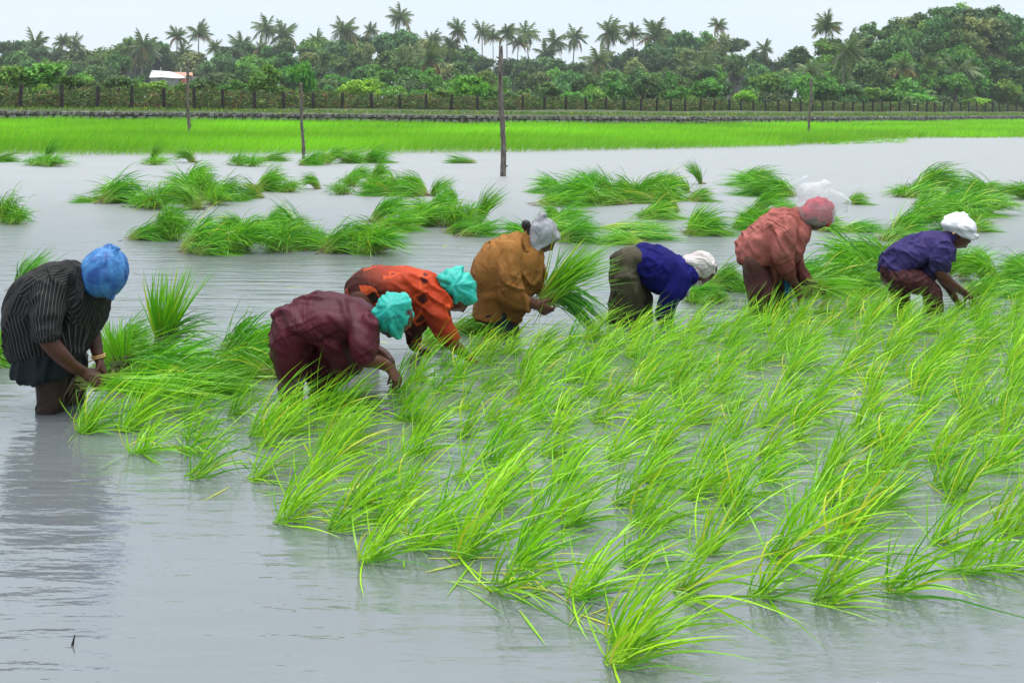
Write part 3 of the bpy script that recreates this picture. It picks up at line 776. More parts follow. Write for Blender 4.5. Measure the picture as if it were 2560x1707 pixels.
BSIZE = {'lie': (0.95, 0.30), 'arch': (0.85, 0.46), 'dome': (0.95, 0.40), 'up': (0.5, 0.5), 'flat': (1.0, 0.16)}
rb = random.Random(9)
def bundle(px, py, w, h, kind, label, group=None, rot=None, flip=None, z=0.0, v=None):
    p = G(px, py); d = p.y
    k = d / F; bw, bh = BSIZE[kind]
    sx, sz = w * k / bw * 1.36, h * k / bh * 1.2
    rot = rb.uniform(-0.35, 0.35) if rot is None else rot
    flip = (rb.random() < 0.25) if flip is None else flip
    root = empty('seedling_bundle', (p.x, p.y, z - 0.01), rot + (math.pi if flip else 0))
    a, b = BV[kind][rb.randrange(3) if v is None else v]
    sy = min(max(sx, 0.55), 1.15)
    for nm, m in (('leaves', a), ('roots', b)):
        o = obj(nm, m, root); o.scale = (sx, sy, sz); o['kind'] = 'stuff'
    return tag(root, label, 'seedlings', group)
def heap(label, items):
    grp = 'bundles of ' + label.split(' in ', 1)[-1] if ' in ' in label else label
    for it in items: bundle(*it, label, grp)
A, B_, D, U, FL = 'lie', 'arch', 'dome', 'up', 'flat'
bundle(15, 405, 70, 16, FL, 'flat bundle of seedlings cut by the left picture edge near the far rice')
heap('green seedling bundle in the pointed far heap at upper left', [(100, 414, 80, 36, D), (135, 416, 90, 34, D), (122, 404, 36, 54, U)])
heap('green seedling bundle in the small peaked clump left of the dark thin pole', [(392, 412, 76, 30, D), (384, 408, 34, 50, U)])
bundle(462, 406, 50, 38, B_, 'small single hunched bundle far off left of the dark thin pole')
heap('seedling bundle in the far clump with pale root ends showing', [(600, 414, 60, 40, D), (636, 416, 70, 36, D)])
bundle(690, 403, 66, 15, FL, 'low flat bundle just left of the foot of the dark pole')
heap('seedling bundle in the far clump right beside the dark thin pole', [(800, 412, 70, 44, D), (845, 408, 60, 40, B_), (780, 414, 50, 22, FL)])
heap('pale rooted bundle in the low far clump right of the dark pole', [(900, 408, 80, 26, A), (955, 408, 84, 32, A)])
bundle(1146, 408, 66, 13, FL, 'tiny flat bundle floating alone left of the tall pole', rot=0.1)
heap('bundle in the shaggy clump cut by the left picture edge', [(20, 556, 90, 86, D), (-30, 548, 90, 80, D), (46, 560, 60, 50, D)])
heap('seedling bundle in the big heap at left centre with a high peak', [(270, 500, 120, 44, A), (330, 506, 120, 60, A), (395, 522, 120, 76, D), (450, 522, 110, 70, B_), (480, 500, 90, 70, D), (505, 498, 90, 96, D), (545, 512, 90, 62, D), (590, 502, 90, 50, A), (430, 505, 110, 60, A), (500, 488, 80, 82, B_), (622, 496, 50, 30, FL), (360, 518, 80, 44, D)])
bundle(205, 506, 60, 12, FL, 'few loose stalks floating off the left end of the big heap')
heap('bundle in the hunched sheaf with brown root end at left', [(432, 598, 100, 92, B_, ), (400, 598, 120, 40, A), (440, 600, 80, 84, D)])
heap('seedling bundle in the long heap before the maroon worker', [(530, 632, 120, 80, A), (590, 632, 120, 92, D), (640, 630, 120, 84, B_), (690, 628, 120, 84, D), (740, 622, 110, 70, B_), (790, 618, 90, 60, D), (572, 590, 80, 60, B_), (676, 586, 60, 70, U), (735, 596, 90, 60, B_), (560, 634, 110, 50, A), (640, 620, 110, 80, B_), (700, 606, 100, 74, A), (780, 624, 110, 30, FL), (540, 610, 80, 60, D)])
heap('bundle in the pair of tufts between the two poles', [(695, 478, 90, 48, A), (725, 480, 70, 40, D), (775, 472, 50, 40, B_)])
heap('bundle in the jagged clump straight above the orange worker', [(850, 486, 70, 38, D), (880, 466, 70, 44, D), (905, 458, 70, 44, B_), (935, 482, 80, 50, D), (980, 486, 90, 64, D), (1025, 486, 80, 56, B_), (1000, 490, 100, 36, A), (930, 490, 70, 30, FL), (960, 462, 60, 50, A)])
bundle(1090, 490, 60, 44, U, 'few thin stalks standing apart left of the tall pole foot', v=1)
heap('seedling bundle in the heap left of the tall pole, behind the grey scarf worker', [(985, 556, 100, 70, B_), (1040, 562, 100, 56, A), (1085, 566, 100, 62, B_), (1135, 566, 100, 72, D), (1170, 566, 90, 76, D), (1132, 508, 44, 44, U), (1206, 562, 70, 86, U), (1010, 578, 110, 36, FL), (1180, 584, 110, 30, A), (1120, 540, 90, 56, A), (1215, 590, 90, 26, FL), (1285, 588, 80, 24, FL)])
heap('seedling bundle in the round heap above the teal hooded pair', [(880, 630, 120, 60, A), (930, 634, 130, 80, D), (965, 634, 110, 70, B_), (905, 622, 110, 76, B_), (850, 628, 90, 50, D), (940, 618, 110, 70, D)])
heap('seedling bundle in the long ridge right of the tall pole', [(1356, 482, 100, 36, A), (1400, 508, 90, 60, D), (1438, 512, 110, 84, B_), (1470, 510, 100, 60, D), (1520, 498, 90, 70, U), (1545, 500, 90, 50, A), (1600, 500, 100, 60, D), (1640, 498, 100, 64, B_), (1690, 500, 100, 52, A), (1460, 500, 60, 70, U), (1430, 516, 120, 26, FL), (1580, 506, 120, 26, FL), (1660, 480, 60, 50, B_), (1710, 482, 60, 44, U), (1500, 510, 110, 34, A)])
heap('bundle in the low clump right behind the grey scarf', [(1400, 565, 90, 44, D), (1440, 566, 110, 46, A), (1370, 552, 60, 36, A), (1420, 576, 130, 22, FL)])
heap('long bundle in the pair floating level behind the blue worker', [(1470, 604, 130, 46, A), (1530, 608, 120, 30, A)])
bundle(1605, 574, 150, 18, FL, 'thin flat bundle floating above the blue worker, upper one', rot=0.05, flip=False)
bundle(1632, 598, 140, 22, FL, 'thin flat bundle floating just above the blue worker, lower one', rot=0.05, flip=False)
heap('bundle in the spread clump below the right end of the long ridge', [(1625, 546, 90, 34, D), (1670, 546, 100, 40, A), (1650, 530, 70, 60, A)])
bundle(1746, 460, 40, 54, U, 'single upright tuft standing alone beyond the long ridge', rot=0)
bundle(1765, 503, 70, 30, A, 'small drooping bundle left of the clump behind the plastic hood')
heap('bundle in the clump up left of the clear plastic hood', [(1850, 464, 120, 26, A), (1900, 462, 110, 46, B_), (1920, 490, 120, 52, B_), (1870, 488, 120, 30, A), (1950, 490, 70, 44, D)])
heap('bundle in the clump touching the back of the pink worker', [(1900, 570, 100, 50, A), (1940, 574, 110, 66, B_), (1930, 530, 80, 60, B_), (1960, 556, 70, 70, D), (1880, 576, 100, 30, FL)])
heap('bundle in the leaning pair between the blue and pink workers', [(1735, 580, 70, 66, U), (1790, 586, 120, 50, A), (1755, 588, 90, 26, FL)])
bundle(2155, 511, 62, 26, A, 'small single bundle right beside the plastic hood')
bundle(2090, 578, 80, 34, A, 'bundle partly hidden by the face of the pink worker')
bundle(2178, 578, 120, 24, A, 'low bundle between the pink and purple workers', rot=0, flip=False)
heap('bundle in the peaked far right heap', [(2255, 492, 90, 36, D), (2300, 490, 100, 46, D), (2350, 486, 110, 76, B_), (2385, 480, 90, 56, D), (2425, 488, 90, 40, A), (2330, 494, 120, 36, A)])
bundle(2490, 472, 66, 16, A, 'flat bundle alone far right near the picture edge')
heap('bundle in the heap cut by the right picture edge', [(2530, 498, 110, 44, B_), (2565, 496, 90, 50, D), (2500, 510, 80, 30, A)])
heap('bundle in the broad heap behind the white turban', [(2300, 536, 60, 56, U), (2350, 512, 90, 30, A), (2400, 530, 110, 50, A), (2450, 540, 120, 56, A), (2495, 536, 110, 50, B_), (2330, 574, 110, 76, B_), (2290, 588, 110, 60, A), (2260, 600, 110, 34, A), (2370, 560, 110, 70, B_), (2420, 556, 100, 50, D), (2380, 580, 110, 44, A), (2430, 512, 100, 40, B_)])
bundle(2465, 578, 84, 26, A, 'low bundle right beside the white turban', flip=False)
heap('bundle in the big heap between the pink and purple workers', [(2050, 716, 150, 60, A), (2090, 700, 150, 90, A), (2150, 690, 140, 110, B_), (2180, 700, 120, 80, D), (2110, 726, 160, 60, A), (2040, 738, 140, 44, A), (2170, 730, 140, 60, A), (2130, 674, 60, 70, U), (2200, 672, 80, 70, U)])
heap('bundle in the clump just behind the knees of the pink worker', [(1835, 724, 90, 56, A), (1868, 728, 80, 50, D), (1815, 716, 80, 30, FL)])
heap('bundle in the round clump under the white headcloth', [(1762, 752, 90, 54, B_), (1745, 756, 80, 36, D), (1790, 752, 70, 44, D)])
heap('bundle in the clump under the arm of the purple worker', [(2390, 700, 90, 80, B_), (2430, 704, 110, 86, B_), (2420, 690, 90, 70, U)])
heap('bundle in the clump at the right edge before the purple worker', [(2520, 700, 110, 50, A), (2560, 690, 90, 60, B_), (2490, 736, 130, 36, A), (2550, 744, 120, 40, A)])
heap('bundle in the spread behind the knees of the brown jacket worker', [(1215, 826, 90, 56, A), (1190, 834, 100, 36, FL), (1250, 830, 80, 50, D)])
heap('bundle in the spread between the hands of the orange worker', [(1085, 850, 90, 50, D), (1110, 862, 90, 36, A)])
heap('bundle in the clump at the left edge behind the striped worker', [(-10, 890, 130, 90, D), (20, 906, 110, 60, A), (60, 726, 90, 90, U), (30, 870, 60, 60, A)])
heap('loose bundle in the flat spread right of the striped worker', [(330, 918, 150, 70, A), (300, 930, 130, 60, D), (380, 930, 190, 56, FL), (450, 944, 200, 60, FL), (500, 968, 210, 46, FL), (420, 962, 200, 50, FL), (560, 985, 170, 40, FL), (470, 985, 190, 40, FL), (350, 880, 110, 70, A), (540, 950, 170, 40, FL)])
heap('loose stalks in the sparse tangle left of the maroon worker', [(640, 920, 140, 60, FL), (600, 940, 150, 50, FL), (670, 900, 120, 64, FL), (690, 930, 110, 50, A), (610, 905, 90, 80, FL)])

# tied sheaves standing beside the striped worker
M_TIE = surf('leaf_tie', (0.03, 0.09, 0.03), (0.22, 0.22, 0.08), 30, 0.6, stretch=(1, 1, 6))
def sheaf(px, py, hpx, lean, label, seed, n=150):
    global rng
    keep = rng; rng = np.random.default_rng(seed)
    p = G(px, py); k = p.y / F; H = hpx * k
    root = empty('tied_sheaf', p); zt = 0.24 * H
    th = rng.uniform(0, 6.28, n); rr = 0.045 * np.sqrt(rng.random(n))
    tie = np.stack([rr * np.cos(th), rr * np.sin(th), np.full(n, zt)], 1)
    out = np.stack([np.cos(th), np.sin(th), np.zeros(n)], 1)
    cb, ct = rice_cols(n, (0.28, 0.66, 0.015), (0.09, 0.38, 0.012), PBASE, 0.02)
    dr = unit(np.array((lean, 0, 1.0)) + out * (rr / 0.045)[:, None] * 0.34 + rng.normal(0, 0.05, (n, 3)))
    V, q, t, c = blades(tie, dr, rng.uniform(0.5, 0.95, n) * H * 1.0, rng.uniform(0.008, 0.013, n), rng.uniform(0, 0.10, n), rng.uniform(-0.05, 0.22, n), 6, cb, ct)
    obj('leaves', mesh_np('leaves', V, [q, t], M_BUNDLE, False, c), root)
    n2 = 60; th = rng.uniform(0, 6.28, n2); o2 = np.stack([np.cos(th), np.sin(th), np.zeros(n2)], 1)
    foot = o2 * rng.uniform(0.02, 0.11, (n2, 1)) + (-lean * 0.15, 0, -0.02)
    top = o2 * 0.035 + (0, 0, zt + 0.02); L2 = np.linalg.norm(top - foot, axis=1)
    cs = np.array((0.42, 0.48, 0.12)) * rng.uniform(0.7, 1.15, (n2, 1))
    V, q, t, c = blades(foot, unit(top - foot), L2 * 1.12, np.full(n2, 0.011), np.zeros(n2), np.zeros(n2), 3, cs, cs * 0.95)
    obj('stems', mesh_np('stems', V, [q, t], M_BUNDLE, False, c), root)
    n3 = 46; az = rng.normal(0.1, 0.5, n3)
    cb, ct = rice_cols(n3, (0.14, 0.38, 0.012), DB, PBASE, 0.02)
    V, q, t, c = blades(np.tile((0, 0, zt), (n3, 1)) + rng.normal(0, .02, (n3, 3)), polar(np.radians(rng.uniform(5, 55, n3)), az), rng.uniform(0.28, 0.5, n3), np.full(n3, 0.008), rng.uniform(0.25, 0.6, n3), rng.uniform(0, .2, n3), 5, cb, ct, zmin=0.01)
    obj('drooping_leaves', mesh_np('drooping_leaves', V, [q, t], M_BUNDLE, False, c), root)
    bm = bmesh.new()
    for j in range(7):
        m = Matrix.Translation((0, 0, zt - 0.035 + j * 0.012)) @ Matrix.Rotation(0.15 * (j % 3 - 1), 4, 'X')
        bmesh.ops.create_cone(bm, cap_ends=True, segments=14, radius1=0.050 + 0.003 * (j % 2), radius2=0.050, depth=0.013, matrix=m)
    me = bpy.data.meshes.new('tie'); bm.to_mesh(me); bm.free(); me.materials.append(M_TIE)
    obj('tie', me, root)
    rng = keep
    return tag(root, label, 'sheaf')
sheaf(407, 902, 222, 0.03, 'upright sheaf of seedlings tied round the middle, standing in the water', 5)
s2 = sheaf(300, 944, 150, -0.35, 'leaning sheaf of seedlings with pale stems by the bangled hand', 6, 90)

# ------------------------------------------------------------------ transplanted rice in the foreground
def plant_mesh(seed):
    global rng
    keep = rng; rng = np.random.default_rng(seed)
    n = 36 + seed % 4 * 6
    th = rng.uniform(0, 6.28, n); rr = 0.04 * np.sqrt(rng.random(n))
    base = np.stack([rr * np.cos(th), rr * np.sin(th), np.full(n, -0.03)], 1)
    el = np.radians(np.clip(rng.normal(64, 13, n), 25, 88)); az = rng.normal(-0.1, 0.75, n)
    L = rng.uniform(0.22, 0.46, n); g = rng.uniform(0.05, 0.46, n); w = rng.uniform(0.05, 0.5, n)
    low = rng.random(n) < 0.28
    el[low] = np.radians(rng.uniform(28, 55, low.sum())); g[low] = rng.uniform(0.35, 0.62, low.sum()); L[low] *= 0.92
    back = rng.random(n) < 0.07; az[back] += 2.6
    cb, ct = rice_cols(n, (0.42, 0.80, 0.014), (0.08, 0.32, 0.012), (0.22, 0.45, 0.02), 0.04)
    V, q, t, c = blades(base, polar(el, az), L, rng.uniform(0.0045, 0.0088, n), g, w, 6, cb, ct, zmin=0.004)
    rng = keep
    return mesh_np('rice_clump', V, [q, t], M_RICE, False, c)
RV = [plant_mesh(200 + i) for i in range(14)]
poly = [(175, 1070), (250, 1110), (330, 1150), (430, 1185), (560, 1235), (680, 1300), (800, 1322), (905, 1395), (1020, 1400), (1150, 1430), (1215, 1490), (1330, 1560), (1430, 1610), (1540, 1655), (1680, 1640), (1760, 1590), (1960, 1560), (2180, 1500), (2300, 1475), (2480, 1440), (2640, 1450), (2760, 1300), (2760, 790), (2560, 752), (2440, 775), (2330, 788), (2160, 772), (2010, 778), (1880, 795), (1780, 800), (1620, 830), (1480, 838), (1330, 858), (1200, 862), (1120, 900), (1010, 925), (900, 1000), (760, 1020), (690, 1030), (600, 1010), (480, 1040), (400, 1040), (300, 1040), (200, 1030)]
gx, gy = np.meshgrid(np.arange(-3, 6, 0.262), np.arange(2.6, 9.6, 0.262))
gx = gx + (np.arange(gx.shape[0]) % 2)[:, None] * 0.131
pts = np.stack([gx.ravel(), gy.ravel()], 1) + rng.normal(0, 0.045, (gx.size, 2))
ppx, ppy = proj(pts[:, 0], pts[:, 1], 0)
ok = in_poly(ppx, ppy, poly)
pts, ppx, ppy = pts[ok], ppx[ok], ppy[ok]
LONE = [(835, 1322, 'short rice clump at the ragged lower left edge of the stand'), (918, 1398, 'rice clump with one yellow leaf standing alone in open water, lower left'), (1540, 1655, 'lowest rice clump of all, nearest the bottom picture edge'), (205, 1078, 'small rice clump at the left tip of the stand, beside the striped worker')]
print('rice plants', len(pts))
order = np.argsort(-ppy)
for j, i in enumerate(order):
    if j >= 330: break
    o = obj('rice_clump', RV[int(rng.integers(0, len(RV)))])
    o.location = (pts[i, 0], pts[i, 1], 0); o.rotation_euler = (0, 0, float(rng.normal(0, 0.35)))
    s = float(rng.uniform(0.85, 1.12)) * float(np.interp(ppy[i], (850, 1150, 1500), (0.9, 1.0, 1.06))); o.scale = (s, s, s * float(rng.uniform(0.9, 1.12)))
    zone = 'near' if ppy[i] > 1180 else 'middle' if ppy[i] > 950 else 'back'
    side = next(w for lim, w in ((600, 'striped'), (1000, 'maroon'), (1230, 'orange'), (1480, 'brown jacket'), (1800, 'blue'), (2200, 'pink'), (9999, 'purple')) if ppx[i] < lim)
    tag(o, {'near': 'transplanted rice clump in the nearest part of the stand, ', 'middle': 'transplanted rice clump deep in the middle of the stand, ', 'back': 'transplanted rice clump in the back rows of the stand, '}[zone] + 'below the ' + side + ' worker', 'rice', 'transplanted rice clumps, %s %s' % (zone, side))
for (x, y, lab) in LONE:
    o = obj('rice_clump', RV[int(rng.integers(0, len(RV)))]); o.location = G(x, y); o.scale = (1.0 if y > 1100 else 0.7,) * 3
    tag(o, lab, 'rice')

# small twig standing in the open water
bm = bmesh.new()
b0, b1 = G(181, 1612), P(187, 1586, G(181, 1612).y)
d_ = b1 - b0
for k in range(3):
    c0, c1 = d_ * (k / 3 - 0.15), d_ * ((k + 1) / 3)
    bmesh.ops.create_cone(bm, cap_ends=True, segments=7, radius1=0.0042 - k * .001, radius2=0.0036 - k * .001, depth=(c1 - c0).length * 1.05, matrix=Matrix.Translation((c0 + c1) / 2) @ d_.to_track_quat('Z', 'Y').to_matrix().to_4x4())
me = bpy.data.meshes.new('twig'); bm.to_mesh(me); bm.free(); me.materials.append(M_POST)
o = obj('twig', me); o.location = b0; tag(o, 'short dark twig sticking out of the open water at lower left', 'twig')

# torn leaves drifting on the water
N = 420
zone = rng.random(N)
px = np.where(zone < 0.45, rng.uniform(150, 2560, N), rng.uniform(0, 2560, N)); py = np.where(zone < 0.45, rng.uniform(640, 1000, N), rng.uniform(395, 640, N))
edge = rng.random(N) < 0.3; px = np.where(edge, rng.uniform(250, 1500, N), px); py = np.where(edge, 1010 + (px - 200) * 0.42 + rng.uniform(-60, 60, N), py)
base = np.array([G(a_, b_)[:] for a_, b_ in zip(px, py)]); base[:, 2] = 0.004
cb, ct = rice_cols(N, (0.25, 0.6, 0.02), (0.10, 0.3, 0.02), (0.5, 0.45, 0.15), 0.2)
V, q, t, cc = blades(base, polar(np.zeros(N), rng.normal(0, 0.9, N)), rng.uniform(0.06, 0.30, N), rng.uniform(0.005, 0.010, N), np.zeros(N), np.zeros(N), 3, cb, ct, roll=np.array((0, 0, 4.0)))
tag(obj('floating_leaves', mesh_np('floating_leaves', V, [q, t], M_BUNDLE, False, cc)), 'torn leaves and bits of straw drifting on the water', 'leaves', kind='stuff')

# ------------------------------------------------------------------ people
def tube_geom(pts, caps='rr', seg=22, sub=5):
    """pts: list of (Vector, r, rd, axis or None). closed lofted tube -> V, F(list)"""
    n = len(pts)
    A = np.array([p[0][:] for p in pts]); R = np.array([(p[1], p[2]) for p in pts])
    ax = pts[0][3] if pts[0][3] is not None else Vector((0, 1, 0))
    ctr, rad = [], []
    for i in range(n - 1):
        p0, p1, p2, p3 = A[max(i - 1, 0)], A[i], A[i + 1], A[min(i + 2, n - 1)]
        for k in range(sub):
            t = k / sub; t2, t3 = t * t, t * t * t
            ctr.append(0.5 * ((2 * p1) + (-p0 + p2) * t + (2 * p0 - 5 * p1 + 4 * p2 - p3) * t2 + (-p0 + 3 * p1 - 3 * p2 + p3) * t3))
            s = t * t * (3 - 2 * t); rad.append(R[i] * (1 - s) + R[i + 1] * s)
    ctr.append(A[-1]); rad.append(R[-1])
    ctr, rad = np.array(ctr), np.array(rad)
    tan = unit(np.gradient(ctr, axis=0))
    if caps[0] == 'r':
        m = [(-math.cos(a), math.sin(a)) for a in (0.25, 0.75, 1.15)]
        c0, t0, r0 = ctr[0], tan[0], rad[0]
        ctr = np.concatenate([[c0 + t0 * r0.min() * a for a, b in m], ctr]); rad = np.concatenate([[r0 * b for a, b in m], rad]); tan = np.concatenate([[t0] * 3, tan])
    if caps[1] == 'r':
        m = [(math.cos(a), math.sin(a)) for a in (1.15, 0.75, 0.25)]
        c0, t0, r0 = ctr[-1], tan[-1], rad[-1]
        ctr = np.concatenate([ctr, [c0 + t0 * r0.min() * a for a, b in m]]); rad = np.concatenate([rad, [r0 * b for a, b in m]]); tan = np.concatenate([tan, [t0] * 3])
    axn = np.array(ax[:]); a_ = unit(axn[None] - tan * (tan @ axn)[:, None]); b_ = np.cross(tan, a_)
    th = np.linspace(0, 2 * math.pi, seg, endpoint=False)
    V = ctr[:, None] + b_[:, None] * (rad[:, 0:1] * np.cos(th)[None])[:, :, None] + a_[:, None] * (rad[:, 1:2] * np.sin(th)[None])[:, :, None]
    m = len(ctr); V = V.reshape(-1, 3)
    Fq = [(i * seg + k, i * seg + (k + 1) % seg, (i + 1) * seg + (k + 1) % seg, (i + 1) * seg + k) for i in range(m - 1) for k in range(seg)]
    V = np.concatenate([V, [ctr[0], ctr[-1]]]); a, b = m * seg, m * seg + 1
    Ft = [(a, (k + 1) % seg, k) for k in range(seg)] + [(b, (m - 1) * seg + k, (m - 1) * seg + (k + 1) % seg) for k in range(seg)]
    return V, Fq + Ft
def ball_geom(c, axes, seg=24, rings=16):
    """ellipsoid; axes = three Vectors"""
    V = [c + axes[2]]; Fs = []
    for i in range(1, rings):
        a = math.pi * i / rings
        for k in range(seg):
            t = 2 * math.pi * k / seg
            V.append(c + axes[2] * math.cos(a) + (axes[0] * math.cos(t) + axes[1] * math.sin(t)) * math.sin(a))
    V.append(c - axes[2])
    for k in range(seg): Fs.append((0, 1 + k, 1 + (k + 1) % seg))
    for i in range(rings - 2):
        for k in range(seg): Fs.append((1 + i * seg + k, 1 + (i + 1) * seg + k, 1 + (i + 1) * seg + (k + 1) % seg, 1 + i * seg + (k + 1) % seg))
    b = len(V) - 1
    for k in range(seg): Fs.append((b, 1 + (rings - 2) * seg + (k + 1) % seg, 1 + (rings - 2) * seg + k))
    return np.array([v[:] for v in V]), Fs
def head_geom(c, up, fwd, s=1.0):
    up = Vector(up).normalized(); fwd = Vector(fwd); fwd = (fwd - up * fwd.dot(up)).normalized(); sd = up.cross(fwd)
    seg, rings = 64, 48; V, Fs = [], []
    def pt(nx, ny, nz):
        x, y, z = nx * 0.096, ny * 0.076, nz * 0.118
        if nz < 0:
            k = -nz; y *= 1 - 0.30 * k * k
            if nx < 0: x *= 1 - 0.45 * k
            else: x *= 1 + 0.06 * k
        if nz > 0: x *= 1 - 0.05 * nz
        if nx > 0.2:
            f = min(1, (nx - 0.2) / 0.4)
            g = lambda v, m, w: math.exp(-((v - m) / w) ** 2)
            yy = abs(y)
            tz = max(0, min(1, (0.022 - z) / 0.055))                     # nose ridge grows to its tip
            nose = 0.027 * tz * (1 if z > -0.034 else max(0, 1 - (-0.034 - z) / 0.010)) * g(y, 0, 0.008 + 0.006 * tz) if z < 0.022 else 0
            x += f * (nose + 0.006 * g(z, 0.034, 0.012) * g(yy, 0.022, 0.03) - 0.012 * g(z, 0.014, 0.013) * g(yy, 0.031, 0.016)
                      + 0.010 * g(z, -0.052, 0.007) * g(yy, 0, 0.020) + 0.010 * g(z, -0.067, 0.007) * g(yy, 0, 0.018) - 0.006 * g(z, -0.0595, 0.003) * g(yy, 0, 0.024)
                      + 0.012 * g(z, -0.098, 0.016) * g(yy, 0, 0.022) + 0.007 * g(z, -0.015, 0.02) * g(yy, 0.042, 0.016))
        return c + (fwd * x + sd * y + up * z) * s
    V.append(pt(0, 0, 1))
    for i in range(1, rings):
        a = math.pi * i / rings
        for k in range(seg):
            t = 2 * math.pi * k / seg; V.append(pt(math.cos(t) * math.sin(a), math.sin(t) * math.sin(a), math.cos(a)))
    V.append(pt(0, 0, -1))
    for k in range(seg): Fs.append((0, 1 + k, 1 + (k + 1) % seg))
    for i in range(rings - 2):
        for k in range(seg): Fs.append((1 + i * seg + k, 1 + (i + 1) * seg + k, 1 + (i + 1) * seg + (k + 1) % seg, 1 + i * seg + (k + 1) % seg))
    b = len(V) - 1
    for k in range(seg): Fs.append((b, 1 + (rings - 2) * seg + (k + 1) % seg, 1 + (rings - 2) * seg + k))
    geo = [(np.array([v[:] for v in V]), Fs)]
    for sgn in (-1, 1):                                                   # ears
        e = c + (fwd * -0.006 + sd * (0.079 * sgn) + up * -0.008) * s
        geo.append(ball_geom(e, [(fwd * 0.019 - sd * 0.006 * sgn) * s, (sd * 0.009) * s, (up * 0.034 - fwd * 0.006) * s], 14, 10))
    frame = (c, up, fwd, sd, s)
    return geo, frame
def hand_geom(wrist, dr, palm, across_sign=1, s=1.0, curls=(0.5, 0.55, 0.6, 0.65), thumb=0.5):
    """palm with five bent fingers. dr: forearm direction, palm: the way the palm faces"""
    dr = Vector(dr).normalized(); palm = Vector(palm); palm = (palm - dr * palm.dot(dr)).normalized(); ac = dr.cross(palm) * across_sign
    geo = []
    T = lambda ps, ax=None, caps='rr', seg=12: geo.append(tube_geom([(Vector(p), r, rd, ax) for p, r, rd in ps], caps, seg, 3))
    T([(wrist - dr * 0.02 * s, 0.021 * s, 0.026 * s), (wrist + dr * 0.02 * s, 0.020 * s, 0.032 * s), (wrist + dr * 0.06 * s, 0.018 * s, 0.040 * s), (wrist + dr * 0.088 * s, 0.014 * s, 0.038 * s)], ac)
    lens = (0.068, 0.078, 0.072, 0.056)
    for i in range(4):
        p = wrist + (dr * (0.086 - 0.006 * abs(i - 1.2)) + ac * (0.030 - 0.0205 * i)) * s; d = dr.copy(); pts = [(p - dr * 0.02 * s, 0.0095 * s, 0.0095 * s), (p, 0.0095 * s, 0.0095 * s)]
        for j, fr in enumerate((0.45, 0.31, 0.24)):
            d = (Matrix.Rotation(curls[i] * (0.8, 1.15, 0.8)[j], 3, dr.cross(palm)) @ d).normalized()
            p = p + d * lens[i] * fr * s; pts.append((p, (0.0088, 0.0078, 0.0066)[j] * s,) * 1 + (0,)) if False else pts.append((p, (0.0088, 0.0078, 0.0066)[j] * s, (0.0088, 0.0078, 0.0066)[j] * s))
        T(pts)
    p = wrist + (dr * 0.022 + ac * 0.028 + palm * 0.006) * s
    d1 = (dr * 0.75 + ac * 0.55 + palm * (0.25 + thumb * 0.5)).normalized(); d2 = (dr * 0.8 + ac * 0.05 + palm * (0.3 + thumb)).normalized()
    T([(p, 0.015 * s, 0.015 * s), (p + d1 * 0.035 * s, 0.012 * s, 0.012 * s), (p + d1 * 0.035 * s + d2 * 0.03 * s, 0.0098 * s, 0.0098 * s), (p + d1 * 0.035 * s + d2 * 0.055 * s, 0.0075 * s, 0.0075 * s)])
    return geo
